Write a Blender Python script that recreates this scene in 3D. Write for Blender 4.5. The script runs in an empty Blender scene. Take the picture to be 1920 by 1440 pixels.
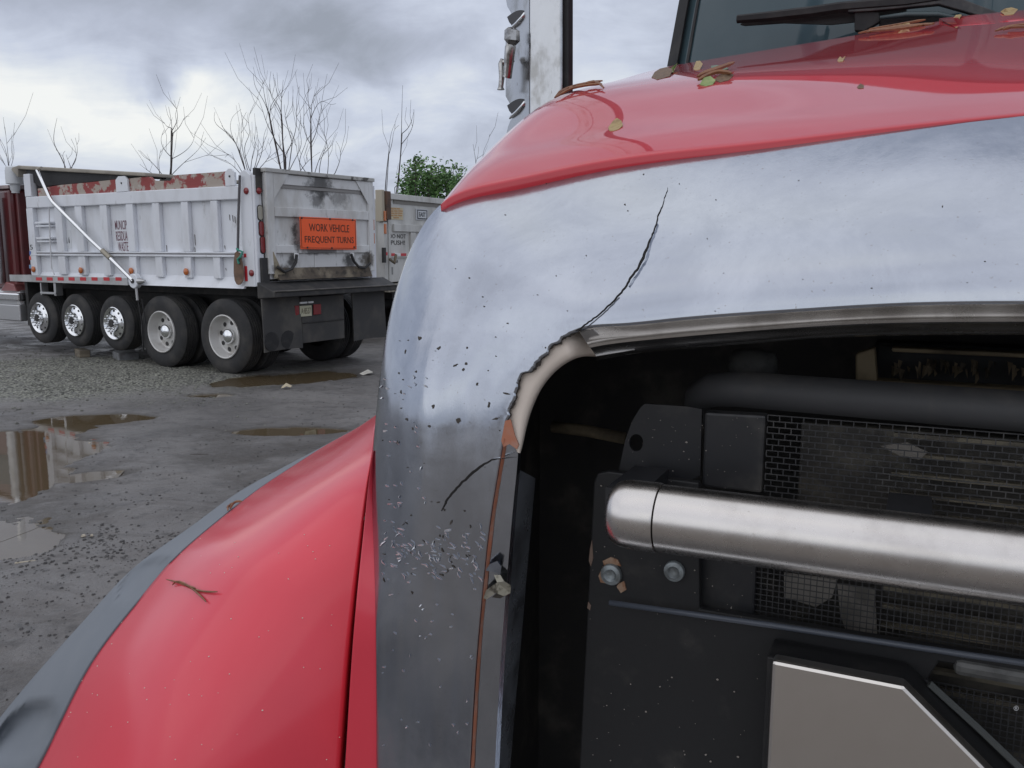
import bpy, math, random
import numpy as np
from math import sin, cos, atan, radians, pi, sqrt
from mathutils import Vector
from mathutils.bvhtree import BVHTree

sc = bpy.context.scene
col = sc.collection
rng = random.Random(7)
nrs = np.random.RandomState(11)

# ------------------------------------------------------------------ camera
F = 1650.0                      # focal length, in pixels of a 1920 wide frame
PITCH = atan(255 / F)
CAM = np.array([0.0, 0.0, 1.75])
cd = bpy.data.cameras.new('camera')
cam = bpy.data.objects.new('camera', cd)
col.objects.link(cam)
cam.location = CAM
cam.rotation_euler = (pi / 2 - PITCH, 0, 0)
cd.sensor_width = 36
cd.lens = 36 * F / 1920
cd.clip_start = 0.05
cd.clip_end = 2000
sc.camera = cam

def ray(x, y):
    a = (x - 960) / F
    b = -(y - 720) / F
    return np.array([a, b * sin(PITCH) + cos(PITCH), b * cos(PITCH) - sin(PITCH)])

# ------------------------------------------------------------------ sky, sun, exposure
SUN_EL, SUN_AZ = radians(58), radians(-125)     # soft sun behind the overcast, over the viewer's left shoulder
w = bpy.data.worlds.new('World')
sc.world = w
w.use_nodes = True
nt = w.node_tree
nt.nodes.clear()

class N:
    """small helper for building node trees"""
    def __init__(s, tree): s.t = tree
    def n(s, typ, **kw):
        nd = s.t.nodes.new(typ)
        for k, v in kw.items(): setattr(nd, k, v)
        return nd
    def l(s, a, b): s.t.links.new(a, b)
    def put(s, v, sock):
        if isinstance(v, bpy.types.NodeSocket): s.l(v, sock)
        elif isinstance(v, (int, float)) and sock.type in ('RGBA', 'VECTOR'):
            sock.default_value = (v, v, v, 1) if sock.type == 'RGBA' else (v, v, v)
        elif isinstance(v, (tuple, list)) and sock.type == 'RGBA' and len(v) == 3:
            sock.default_value = (*v, 1)
        else: sock.default_value = v
    def m(s, op, a, b=0.0, c=None, clamp=False):
        nd = s.n('ShaderNodeMath', operation=op, use_clamp=clamp)
        s.put(a, nd.inputs[0]); s.put(b, nd.inputs[1])
        if c is not None: s.put(c, nd.inputs[2])
        return nd.outputs[0]
    def v(s, op, a, b=(0, 0, 0)):
        nd = s.n('ShaderNodeVectorMath', operation=op)
        s.put(a, nd.inputs[0]); s.put(b, nd.inputs[1])
        return nd.outputs['Value'] if op in ('LENGTH', 'DISTANCE', 'DOT_PRODUCT') else nd.outputs[0]
    def noise(s, vec, scale, detail=4, rough=0.5, dist=0.0):
        nd = s.n('ShaderNodeTexNoise')
        s.put(vec, nd.inputs['Vector'])
        nd.inputs['Scale'].default_value = scale
        nd.inputs['Detail'].default_value = detail
        nd.inputs['Roughness'].default_value = rough
        nd.inputs['Distortion'].default_value = dist
        return nd.outputs[0]
    def ramp(s, fac, stops):
        nd = s.n('ShaderNodeValToRGB')
        cr = nd.color_ramp
        while len(cr.elements) < len(stops): cr.elements.new(0.5)
        for e, (p, c) in zip(cr.elements, stops):
            e.position = p
            e.color = (c, c, c, 1) if isinstance(c, (int, float)) else (*c, 1)
        s.put(fac, nd.inputs[0])
        return nd.outputs[0]
    def mix(s, fac, a, b, blend='MIX'):
        nd = s.n('ShaderNodeMix', data_type='RGBA', blend_type=blend)
        s.put(fac, nd.inputs[0]); s.put(a, nd.inputs[6]); s.put(b, nd.inputs[7])
        return nd.outputs[2]
    def smooth(s, x, lo, hi, a=0.0, b=1.0):
        nd = s.n('ShaderNodeMapRange', interpolation_type='SMOOTHSTEP')
        s.put(x, nd.inputs[0])
        for k, val in zip((1, 2, 3, 4), (lo, hi, a, b)): nd.inputs[k].default_value = val
        return nd.outputs[0]

g = N(nt)
tc = g.n('ShaderNodeTexCoord')
d = g.v('NORMALIZE', tc.outputs['Generated'])
sep = g.n('ShaderNodeSeparateXYZ'); g.l(d, sep.inputs[0])
den = g.m('ADD', g.m('MAXIMUM', sep.outputs[2], 0.0), 0.22)
comb = g.n('ShaderNodeCombineXYZ')
g.l(g.m('DIVIDE', sep.outputs[0], den), comb.inputs[0])
g.l(g.m('DIVIDE', sep.outputs[1], den), comb.inputs[1])
cp = g.v('ADD', comb.outputs[0], (3.1, 1.7, 0.4))
n1 = g.noise(cp, 0.75, 7, 0.52, 0.35)
n2 = g.noise(cp, 2.9, 8, 0.62, 0.5)
val = g.m('ADD', g.m('MULTIPLY', n1, 0.62), g.m('MULTIPLY', n2, 0.38))
warp = g.v('ADD', d, g.v('MULTIPLY', g.v('SUBTRACT', g.n('ShaderNodeTexNoise').outputs[1], (0.5, 0.5, 0.5)), (0.0, 0.0, 0.0)))
wn = g.n('ShaderNodeTexNoise'); g.l(d, wn.inputs['Vector']); wn.inputs['Scale'].default_value = 9; wn.inputs['Detail'].default_value = 5
wd = g.v('ADD', d, g.v('MULTIPLY', g.v('SUBTRACT', wn.outputs[1], (0.5, 0.5, 0.5)), (0.15, 0.15, 0.09)))
def cloud_blob(px, py, sx, sz, amt):
    """soft cloud mass of the sky in view, in the direction of a picture point"""
    global val
    c = ray(px, py); c = c / np.linalg.norm(c)
    dd = g.v('MULTIPLY', g.v('SUBTRACT', wd, tuple(c)), (1 / sx, 1 / sx, 1 / sz))
    m_ = g.smooth(g.v('LENGTH', dd), 0.0, 1.0, 1.0, 0.0)
    val = g.m('ADD', val, g.m('MULTIPLY', m_, amt))
cloud_blob(90, 205, 0.30, 0.085, 0.15)      # bright bank low on the left
cloud_blob(330, 205, 0.16, 0.045, 0.10)
cloud_blob(310, 150, 0.056, 0.033, -0.25)  # the dark puff
cloud_blob(430, 10, 0.42, 0.12, -0.21)
cloud_blob(620, 70, 0.20, 0.07, -0.07)
cloud_blob(60, 300, 0.30, 0.05, -0.07)      # dark lid overhead
cloud_blob(700, 120, 0.22, 0.09, -0.07)
cloud_blob(850, 190, 0.07, 0.06, 0.07)
cloud_blob(1160, 60, 0.12, 0.10, 0.08)
val = g.m('ADD', g.m('MULTIPLY', g.m('SUBTRACT', val, 0.5), 1.3), 0.5)
ccol = g.ramp(val, [(0.22, (0.34, 0.37, 0.435)), (0.40, (0.50, 0.54, 0.65)), (0.52, (0.63, 0.68, 0.80)), (0.66, (0.79, 0.83, 0.88)), (0.80, (0.97, 0.98, 0.96))])
b_cloud = g.n('ShaderNodeBackground'); g.l(ccol, b_cloud.inputs[0]); b_cloud.inputs[1].default_value = 1.0
sky = g.n('ShaderNodeTexSky', sky_type='NISHITA')
sky.sun_disc = False; sky.sun_elevation = SUN_EL; sky.sun_rotation = SUN_AZ
b_sky = g.n('ShaderNodeBackground'); g.l(sky.outputs[0], b_sky.inputs[0]); b_sky.inputs[1].default_value = 0.08
mixs = g.n('ShaderNodeMixShader'); mixs.inputs[0].default_value = 0.9
g.l(b_sky.outputs[0], mixs.inputs[1]); g.l(b_cloud.outputs[0], mixs.inputs[2])
wo = g.n('ShaderNodeOutputWorld'); g.l(mixs.outputs[0], wo.inputs[0])

sl = bpy.data.lights.new('sun', 'SUN')
sun = bpy.data.objects.new('sun', sl); col.objects.link(sun)
sl.energy = 0.8; sl.angle = radians(110); sl.color = (1.0, 0.96, 0.90)
sd_ = Vector((sin(SUN_AZ) * cos(SUN_EL), cos(SUN_AZ) * cos(SUN_EL), sin(SUN_EL)))
sun.rotation_euler = sd_.to_track_quat('Z', 'Y').to_euler()
sun.location = (0, 0, 30)
sc.view_settings.view_transform = 'Standard'
sc.view_settings.look = 'None'
sc.view_settings.exposure = 0.0
sc.view_settings.gamma = 1.0
sc.view_settings.use_curve_mapping = False
sc.cycles.max_bounces = 8

# ------------------------------------------------------------------ materials
MATS = {}
def M(name, base, rough=0.5, metal=0.0, coat=0.0, coat_rough=0.05, var=None, var2=None, bump=None, rvar=None, blobs=None, spec=0.5, alpha=1.0, stretch=(1, 1, 1), emit=None, sss=None, pos='Object', rblob=None):
    """procedural material. var = (colour, scale, lo, hi, strength); bump = (scale, strength, distance); rvar = (scale, amount)
    blobs = [(world point, radius, colour, amount)] soiled spots with noisy edges"""
    m = bpy.data.materials.new(name); m.use_nodes = True
    q = N(m.node_tree)
    bs = m.node_tree.nodes['Principled BSDF']
    t = q.n('ShaderNodeTexCoord')
    geo = q.n('ShaderNodeNewGeometry')
    src = t.outputs['Object'] if pos == 'Object' else geo.outputs['Position']
    vec = q.v('MULTIPLY', src, stretch)
    c = base
    for vv in (var, var2):
        if vv:
            c2, s_, lo, hi, amt = vv
            f = q.m('MULTIPLY', q.smooth(q.noise(vec, s_, 5, 0.6), lo, hi), amt)
            c = q.mix(f, c, c2)
    if blobs:
        nz = q.noise(geo.outputs['Position'], 9, 5, 0.65)
        for P, r, c2, amt in blobs:
            rr = (1 / r, 1 / r, 1 / r) if isinstance(r, (int, float)) else tuple(1 / k for k in r)
            dd = q.v('LENGTH', q.v('MULTIPLY', q.v('SUBTRACT', geo.outputs['Position'], tuple(P)), rr))
            f = q.smooth(q.m('ADD', dd, q.m('MULTIPLY', q.m('SUBTRACT', nz, 0.5), 1.7)), 0.35, 1.05, amt, 0.0)
            c = q.mix(f, c, c2)
    q.put(c, bs.inputs['Base Color'])
    r = rough
    if rvar:
        r = q.m('ADD', rough, q.m('MULTIPLY', q.m('SUBTRACT', q.noise(vec, rvar[0], 5, 0.6), 0.5), rvar[1]), clamp=True)
    q.put(r, bs.inputs['Roughness'])
    bs.inputs['Metallic'].default_value = metal
    bs.inputs['Coat Weight'].default_value = coat
    bs.inputs['Coat Roughness'].default_value = coat_rough
    bs.inputs['Specular IOR Level'].default_value = spec
    if bump:
        b = q.n('ShaderNodeBump'); b.inputs['Strength'].default_value = bump[1]; b.inputs['Distance'].default_value = bump[2]
        q.l(q.noise(vec, bump[0], 5, 0.6), b.inputs['Height'])
        q.l(b.outputs[0], bs.inputs['Normal'])
    MATS[name] = m
    return m

# ------------------------------------------------------------------ object helpers
WL = {}
def tag(o, label=None, cat=None, group=None, kind=None):
    if label: o['label'] = label
    if cat: o['category'] = cat
    if group: o['group'] = group
    if kind: o['kind'] = kind
    return o
def empty(name, loc, label=None, cat=None, group=None):
    o = bpy.data.objects.new(name, None); col.objects.link(o)
    o.location = loc; o.empty_display_size = 0.2
    WL[o.name] = np.array(loc, float)
    return tag(o, label, cat, group)
def obj(name, V, Fc, mat, parent=None, smooth=False, bevel=0.0, kind=None, label=None, solid=0.0, auto=None):
    V = np.asarray(V, float)
    c = (V.min(0) + V.max(0)) / 2
    me = bpy.data.meshes.new(name)
    me.from_pydata((V - c).tolist(), [], Fc)
    me.validate()
    if smooth: me.shade_smooth()
    if auto is not None:
        me.shade_smooth()
        me.set_sharp_from_angle(angle=radians(auto))
    me.materials.append(mat)
    o = bpy.data.objects.new(name, me); col.objects.link(o)
    if parent is not None:
        o.parent = parent; o.location = c - WL[parent.name]
    else: o.location = c
    WL[o.name] = c
    if solid:
        s = o.modifiers.new('thick', 'SOLIDIFY'); s.thickness = abs(solid); s.offset = -1 if solid > 0 else 1
    if bevel:
        b = o.modifiers.new('edge', 'BEVEL'); b.width = bevel; b.segments = 2; b.limit_method = 'ANGLE'; b.angle_limit = radians(40)
    if kind: o['kind'] = kind
    if label: o['label'] = label
    return o
def dup(o, newloc, parent=None):
    """copy of one part (mesh data shared) at a world point"""
    c = o.copy(); col.objects.link(c)
    p = parent if parent is not None else o.parent
    c.parent = p
    c.location = np.array(newloc) - (WL[p.name] if p is not None else 0)
    WL[c.name] = np.array(newloc, float)
    return c

class MB:
    """collects shapes in a local frame; T maps local to world"""
    def __init__(s, T=None): s.V = []; s.F = []; s.T = T or (lambda p: p)
    def add(s, V, Fc):
        o = len(s.V)
        s.V += [tuple(s.T(np.array(v, float))) for v in V]
        s.F += [tuple(i + o for i in f) for f in Fc]
        return s
    def box(s, a, b):
        (x0, y0, z0), (x1, y1, z1) = a, b
        return s.add([(x0, y0, z0), (x1, y0, z0), (x1, y1, z0), (x0, y1, z0), (x0, y0, z1), (x1, y0, z1), (x1, y1, z1), (x0, y1, z1)],
                     [(0, 3, 2, 1), (4, 5, 6, 7), (0, 1, 5, 4), (1, 2, 6, 5), (2, 3, 7, 6), (3, 0, 4, 7)])
    def hexa(s, q0, q1):
        """solid between two quads"""
        return s.add(list(q0) + list(q1), [(3, 2, 1, 0), (4, 5, 6, 7), (0, 1, 5, 4), (1, 2, 6, 5), (2, 3, 7, 6), (3, 0, 4, 7)])
    def prism(s, poly, off):
        n = len(poly); off = np.array(off)
        P = [np.array(p, float) for p in poly]
        return s.add(P + [p + off for p in P], [tuple(range(n))[::-1], tuple(range(n, 2 * n))] + [(i, (i + 1) % n, n + (i + 1) % n, n + i) for i in range(n)])
    def tube(s, pts, rad, n=8, caps=True):
        P = [np.array(p, float) for p in pts]
        R_ = rad if hasattr(rad, '__len__') else [rad] * len(P)
        V = []; Fc = []
        up0 = None
        for i, p in enumerate(P):
            tg = P[min(i + 1, len(P) - 1)] - P[max(i - 1, 0)]
            L = np.linalg.norm(tg)
            tg = tg / L if L > 1e-9 else np.array([0, 0, 1.0])
            if up0 is None:
                up0 = np.array([0, 0, 1.0]) if abs(tg[2]) < 0.9 else np.array([1.0, 0, 0])
            a = up0 - tg * up0.dot(tg); a /= np.linalg.norm(a); up0 = a
            b = np.cross(tg, a)
            for k in range(n):
                an = 2 * pi * k / n
                V.append(p + R_[i] * (cos(an) * a + sin(an) * b))
        for i in range(len(P) - 1):
            for k in range(n):
                Fc.append((i * n + k, i * n + (k + 1) % n, (i + 1) * n + (k + 1) % n, (i + 1) * n + k))
        if caps:
            Fc.append(tuple(range(n))[::-1]); Fc.append(tuple(range((len(P) - 1) * n, len(P) * n)))
        return s.add(V, Fc)
    def lathe(s, prof, c, axis, n=24, caps=True):
        """prof = [(distance along axis, radius)]"""
        ax = np.array(axis, float); ax /= np.linalg.norm(ax)
        a = np.array([0, 0, 1.0]) if abs(ax[2]) < 0.9 else np.array([1.0, 0, 0])
        a = a - ax * a.dot(ax); a /= np.linalg.norm(a); b = np.cross(ax, a)
        V = []; Fc = []
        for (h, r) in prof:
            for k in range(n):
                an = 2 * pi * k / n
                V.append(np.array(c) + ax * h + r * (cos(an) * a + sin(an) * b))
        for i in range(len(prof) - 1):
            for k in range(n):
                Fc.append((i * n + k, i * n + (k + 1) % n, (i + 1) * n + (k + 1) % n, (i + 1) * n + k))
        if caps and prof[0][1] > 1e-4: Fc.append(tuple(range(n))[::-1])
        if caps and prof[-1][1] > 1e-4: Fc.append(tuple(range((len(prof) - 1) * n, len(prof) * n)))
        return s.add(V, Fc)
    def build(s, name, mat, parent=None, **kw): return obj(name, s.V, s.F, mat, parent, **kw)

def grid(nr, nc, flip=False):
    Fc = []
    for i in range(nr - 1):
        for j in range(nc - 1):
            a = i * nc + j
            Fc.append((a, a + 1, a + nc + 1, a + nc) if not flip else (a, a + nc, a + nc + 1, a + 1))
    return Fc
def spl(T, P, ts):
    """natural cubic spline through P at parameters T, sampled at ts"""
    T = np.asarray(T, float); P = np.asarray(P, float); n = len(T)
    h = np.diff(T)
    A = np.zeros((n, n)); B = np.zeros((n, P.shape[1]))
    A[0, 0] = A[-1, -1] = 1
    for i in range(1, n - 1):
        A[i, i - 1] = h[i - 1]; A[i, i] = 2 * (h[i - 1] + h[i]); A[i, i + 1] = h[i]
        B[i] = 6 * ((P[i + 1] - P[i]) / h[i] - (P[i] - P[i - 1]) / h[i - 1])
    m = np.linalg.solve(A, B)
    ts = np.asarray(ts, float)
    k = np.clip(np.searchsorted(T, ts) - 1, 0, n - 2)
    hh = h[k][:, None]; a = ((T[k + 1] - ts) / h[k])[:, None]; b = ((ts - T[k]) / h[k])[:, None]
    return a * P[k] + b * P[k + 1] + ((a ** 3 - a) * m[k] + (b ** 3 - b) * m[k + 1]) * hh ** 2 / 6
def curve(P, n):
    P = np.asarray(P, float)
    T = np.concatenate([[0], np.cumsum(np.linalg.norm(np.diff(P[:, :2], axis=0), axis=1))])
    return spl(T, P, np.linspace(0, T[-1], n))
def hash2(ix, iy, s):
    h = (ix * 374761393 + iy * 668265263 + s * 974634777) & 0x7fffffff
    h = ((h ^ (h >> 13)) * 1274126177) & 0x7fffffff
    return ((h ^ (h >> 16)) & 0xffff) / 65535.0
def vnoise(x, y, s=0):
    ix = np.floor(x).astype(np.int64); iy = np.floor(y).astype(np.int64)
    fx = x - ix; fy = y - iy
    fx = fx * fx * (3 - 2 * fx); fy = fy * fy * (3 - 2 * fy)
    return (hash2(ix, iy, s) * (1 - fx) + hash2(ix + 1, iy, s) * fx) * (1 - fy) + (hash2(ix, iy + 1, s) * (1 - fx) + hash2(ix + 1, iy + 1, s) * fx) * fy
def fbm(x, y, oct=4, s=0):
    v = 0; a = 1; t = 0
    for k in range(oct):
        v = v + a * (vnoise(x, y, s + k) - 0.5); t += a; a *= 0.5; x = x * 2.03 + 5.1; y = y * 2.03 + 1.7
    return v / t * 2
DG = None
def lettering(text, place, mat, parent, name='lettering', depth=0.002, bold=0.0):
    """text as thin raised letters. place(u, v, d): u, v in 0..1 across the block of text, d = height above the surface"""
    cu = bpy.data.curves.new('txt', 'FONT'); cu.body = text; cu.align_x = 'CENTER'; cu.extrude = 0.02; cu.offset = bold; cu.resolution_u = 3
    o = bpy.data.objects.new('txt', cu); col.objects.link(o)
    bpy.context.view_layer.update()
    me = bpy.data.meshes.new_from_object(o.evaluated_get(bpy.context.evaluated_depsgraph_get()))
    V = np.array([v.co[:] for v in me.vertices]); Fc = [tuple(p.vertices) for p in me.polygons]
    bpy.data.objects.remove(o); bpy.data.curves.remove(cu); bpy.data.meshes.remove(me)
    lo = V.min(0); hi = V.max(0)
    W = [place((v[0] - lo[0]) / (hi[0] - lo[0]), (v[1] - lo[1]) / (hi[1] - lo[1]), depth if v[2] > 0 else 0.0003) for v in V]
    return obj(name, W, Fc, mat, parent)
def ground_pt(px, py, z=0.0):
    r = ray(px, py); return CAM + r * ((z - CAM[2]) / r[2])

# ================================================================== GROUND
PUD = [  # puddles: centre and half-size in picture pixels, turned into ground ellipses; depth
    (ground_pt(10, 872), 0.62, 1.50, 0.30, 0.065), (ground_pt(-45, 1012), 0.44, 0.42, 0.2, 0.06),
    (ground_pt(190, 783), 0.62, 0.30, 0.25, 0.040), (ground_pt(548, 806), 0.58, 0.20, 0.08, 0.036),
    (ground_pt(530, 709), 0.98, 0.62, 0.45, 0.060), (ground_pt(398, 740), 0.36, 0.20, 0.0, 0.040),
    (ground_pt(170, 890), 0.50, 0.18, 0.5, 0.020),
]
WATER = -0.014
def ground_h(X, Y):
    near = np.exp(-np.clip(np.abs(X + 4) - 10, 0, None) / 6 - np.clip(np.abs(Y - 10) - 12, 0, None) / 8)
    h = 0.016 * fbm(X * 0.9, Y * 0.9, 3, 3) + 0.007 * fbm(X * 4, Y * 4, 3, 20)
    clods = np.clip(fbm(X * 7, Y * 7, 3, 40) - 0.12, 0, 1) * np.clip(fbm(X * 0.8, Y * 0.8, 2, 50) + 0.25, 0, 1)
    h = h + 0.050 * clods + 0.006 * np.clip(fbm(X * 16, Y * 16, 2, 44), 0, 1) * near
    # shallow wheel ruts running away along the yard
    rut = sin_ = np.sin((X * 0.62 + Y * 0.30) * 5.2 + 1.2 * fbm(X * 0.5, Y * 0.5, 2, 70))
    h = h + 0.004 * rut
    h = np.maximum(h, -0.011 + 0.25 * h)
    for c, a, b, ang, dp in PUD:
        dx = X - c[0]; dy = Y - c[1]
        u = (dx * cos(ang) + dy * sin(ang)) / a; v = (-dx * sin(ang) + dy * cos(ang)) / b
        rr = np.sqrt(u * u + v * v) + 0.45 * fbm(X * 2.2, Y * 2.2, 4, 60)
        k = np.clip((1.15 - rr) / 0.55, 0, 1); k = k * k * (3 - 2 * k)
        h = h * (1 - 0.7 * k) - dp * k
    return h * near
def axis_pts(lo, hi, step, far_lo, far_hi):
    mid = list(np.arange(lo, hi, step)); a = []; s = step; x = lo
    while x > far_lo: s *= 1.25; x -= s; a.append(x)
    b = []; s = step; x = mid[-1]
    while x < far_hi: s *= 1.25; x += s; b.append(x)
    return np.array(a[::-1] + mid + b)
gx = axis_pts(-9.5, 0.6, 0.027, -500, 500)
gy = np.concatenate([axis_pts(2.6, 9.0, 0.027, -400, 9.0)[:-1], axis_pts(9.02, 17.0, 0.05, 9.02, 700)])
GX, GY = np.meshgrid(gx, gy)
GZ = ground_h(GX, GY)
def big_grid(name, X, Y, Z, mat):
    nr, nc = X.shape
    me = bpy.data.meshes.new(name)
    V = np.stack([X, Y, Z], -1).reshape(-1, 3)
    idx = np.arange(nr * nc).reshape(nr, nc)
    q = np.stack([idx[:-1, :-1], idx[:-1, 1:], idx[1:, 1:], idx[1:, :-1]], -1).reshape(-1, 4)
    me.vertices.add(len(V)); me.vertices.foreach_set('co', V.ravel())
    me.loops.add(q.size); me.loops.foreach_set('vertex_index', q.ravel().astype(np.int32))
    me.polygons.add(len(q)); me.polygons.foreach_set('loop_start', np.arange(0, q.size, 4, dtype=np.int32))
    me.update(calc_edges=True); me.shade_smooth(); me.materials.append(mat)
    o = bpy.data.objects.new(name, me); col.objects.link(o)
    return o
m = bpy.data.materials.new('wet_gravel_yard'); m.use_nodes = True
q = N(m.node_tree); bs = m.node_tree.nodes['Principled BSDF']
geo = q.n('ShaderNodeNewGeometry'); P_ = geo.outputs['Position']
sx = q.n('ShaderNodeSeparateXYZ'); q.l(P_, sx.inputs[0])
nA = q.noise(P_, 0.55, 5, 0.6); nB = q.noise(P_, 6, 5, 0.65); nC = q.noise(P_, 55, 3, 0.6)
cmud = q.mix(q.smooth(nA, 0.36, 0.62), (0.100, 0.094, 0.090), (0.185, 0.174, 0.166))
cmud = q.mix(q.m('MULTIPLY', q.smooth(nB, 0.50, 0.72), 0.6), cmud, (0.038, 0.036, 0.035))
cmud = q.mix(q.m('MULTIPLY', q.smooth(nC, 0.55, 0.72), 0.45), cmud, (0.17, 0.165, 0.155))
streak = q.noise(q.v('MULTIPLY', P_, (0.8, 1.7, 1.0)), 2.0, 7, 0.70, 1.2)
cmud = q.mix(q.m('MULTIPLY', q.smooth(streak, 0.50, 0.72), 0.42), cmud, (0.045, 0.041, 0.037))
cmud = q.mix(q.m('MULTIPLY', q.smooth(q.noise(P_, 17, 4, 0.7), 0.52, 0.66), 0.55), cmud, (0.155, 0.142, 0.130))
damp = q.smooth(q.m('ADD', sx.outputs[2], q.m('MULTIPLY', q.m('SUBTRACT', nB, 0.5), 0.012)), -0.016, 0.0005, 1.0, 0.0)
cmud = q.mix(q.m('MULTIPLY', damp, 0.75), cmud, (0.050, 0.042, 0.033))
vo = q.n('ShaderNodeTexVoronoi'); q.l(P_, vo.inputs['Vector']); vo.inputs['Scale'].default_value = 34
cgr = q.mix(vo.outputs['Color'], (0.16, 0.16, 0.13), (0.42, 0.42, 0.35))
cgr = q.mix(q.smooth(vo.outputs['Distance'], 0.35, 0.75), cgr, (0.045, 0.044, 0.040))
# heaped paler gravel beside the dump truck
gc = ground_pt(120, 705)
dg = q.v('LENGTH', q.v('MULTIPLY', q.v('SUBTRACT', P_, tuple(gc)), (1 / 3.0, 1 / 2.4, 0)))
mg = q.smooth(q.m('ADD', dg, q.m('MULTIPLY', q.m('SUBTRACT', nA, 0.5), 1.4)), 0.65, 1.15, 1.0, 0.0)
mg = q.m('MULTIPLY', mg, q.smooth(nB, 0.3, 0.55, 0.45, 1.0))
cc = q.mix(mg, cmud, cgr)
# paler brown ground behind the viewer, unseen, added to brighten the chrome's reflections
md = q.smooth(q.m('ADD', sx.outputs[1], q.m('MULTIPLY', q.m('SUBTRACT', nA, 0.5), 2.0)), -0.9, 0.3, 1.0, 0.0)
crefl = q.mix(q.smooth(nB, 0.35, 0.65), (0.17, 0.148, 0.125), (0.30, 0.268, 0.235))
cc = q.mix(md, cc, crefl)
q.l(cc, bs.inputs['Base Color'])
wet = q.m('ADD', q.smooth(q.noise(P_, 1.3, 5, 0.6), 0.40, 0.62, 0.30, 0.62), q.m('MULTIPLY', q.smooth(streak, 0.42, 0.62), 0.22))
q.l(q.m('MAXIMUM', wet, q.m('MULTIPLY', q.m('MAXIMUM', mg, md), 0.8)), bs.inputs['Roughness'])
b1 = q.n('ShaderNodeBump'); b1.inputs['Strength'].default_value = 0.85; b1.inputs['Distance'].default_value = 0.016
q.l(q.m('ADD', q.noise(P_, 45, 5, 0.7), q.m('MULTIPLY', vo.outputs['Distance'], q.m('MULTIPLY', mg, -0.8))), b1.inputs['Height'])
q.l(b1.outputs[0], bs.inputs['Normal'])
tag(big_grid('ground', GX, GY, GZ, m), 'wet dark gravel and mud of the truck yard', kind='structure')
mwater = M('muddy_water', (0.105, 0.078, 0.045), 0.02, spec=0.5, bump=(6, 0.04, 0.01), pos='World')
for kp, (c, a, b, ang, dp) in enumerate(PUD):
    th_ = np.linspace(0, 2 * pi, 40, endpoint=False)
    V = [(c[0] + 1.55 * a * cos(t_) * cos(ang) - 1.55 * b * sin(t_) * sin(ang), c[1] + 1.55 * a * cos(t_) * sin(ang) + 1.55 * b * sin(t_) * cos(ang), WATER - 0.0012 * kp) for t_ in th_]
    tag(obj('puddle', V, [tuple(range(40))], mwater), 'brown rain puddle lying in the gravel yard', kind='structure')

# loose stones: countless, one object of many small lumps
def lump(c, r, squash=0.6, n=6):
    V = []; Fc = []
    for i, (zz, rr) in enumerate(((-0.5, 0.75), (0.15, 1.0), (0.75, 0.55))):
        for k in range(n):
            an = 2 * pi * k / n + i * 0.4; j = r * rr * rng.uniform(0.7, 1.2)
            V.append((c[0] + j * cos(an), c[1] + j * sin(an), c[2] + r * zz * squash * rng.uniform(0.8, 1.2)))
    for i in range(2):
        for k in range(n): Fc.append((i * n + k, i * n + (k + 1) % n, (i + 1) * n + (k + 1) % n, (i + 1) * n + k))
    Fc.append(tuple(range(2 * n, 3 * n)))
    return V, Fc
def scatter(name, cnt, mat, region, rlo, rhi, label, thresh=-0.2):
    mb = MB(); k = 0
    while k < cnt:
        px, py = region()
        p = ground_pt(px, py)
        if fbm(np.array([p[0] * 0.9]), np.array([p[1] * 0.9]), 3, 90)[0] < thresh and rng.random() < 0.85: continue
        r = rlo * (rhi / rlo) ** (rng.random() ** 2.2)
        h = float(ground_h(np.array([p[0]]), np.array([p[1]]))[0])
        if h < WATER - 0.008: k += 1; continue
        V, Fc = lump((p[0], p[1], h + 0.1 * r), r, rng.uniform(0.5, 0.9)); mb.add(V, Fc); k += 1
    return tag(mb.build(name, mat, smooth=False), label, kind='stuff')
scatter('loose_stones', 2600, M('stone_dark', (0.055, 0.052, 0.050), 0.6, var=((0.13, 0.125, 0.12), 9, 0.4, 0.65, 0.8), pos='World'),
        lambda: (rng.uniform(-60, 720), 700 + 700 * rng.random() ** 1.3), 0.003, 0.012, 'small dark stones and mud clods over the wet yard', 0.05)
scatter('mud_clods', 1500, MATS['stone_dark'], lambda: (rng.uniform(0, 520), 1010 + rng.gauss(0, 38) - 0.10 * rng.uniform(0, 300)), 0.003, 0.014, 'band of churned mud clods across the yard', -0.3)
scatter('pale_gravel', 2600, M('stone_pale', (0.20, 0.20, 0.17), 0.75, var=((0.08, 0.08, 0.07), 12, 0.4, 0.6, 0.9), pos='World'),
        lambda: (rng.gauss(130, 170), rng.gauss(712, 38)), 0.006, 0.022, 'pale gravel heaped beside the dump truck', -0.1)

# ================================================================== RED TRUCK (its own frame: U across, W out of the nose, V up)
TH = radians(25); D0 = 0.85; UC = 0.115
UU = np.array([cos(TH), -sin(TH), 0]); WW = np.array([-sin(TH), -cos(TH), 0])
def tp(px, py, s):
    """the point of the truck seen at a picture position that lies s metres behind its front plane"""
    r = ray(px, py)
    return CAM + r * (-(D0 + s) / r.dot(WW))
def lean(py):
    """the grille face leans back towards its top"""
    x = min(max((1180 - py) / 560, 0.0), 1.0)
    return 0.024 * x * x
LEAN = 0.024
def tf(px, py, s): return tp(px, py, s + lean(py))
def tu(u, s, z):
    p = CAM + UU * u - WW * (D0 + s); p[2] = z
    return p
def to_uvs(p):
    q_ = np.array(p) - CAM
    return np.array([q_.dot(UU), -q_.dot(WW) - D0, q_[2] + CAM[2]])
def mirror(V, Fc):
    V = [np.array(v) for v in V]; n = len(V)
    V2 = [v - 2 * UU * ((v - CAM).dot(UU) - UC) for v in V]
    return V + V2, list(Fc) + [tuple(i + n for i in f[::-1]) for f in Fc]
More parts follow.
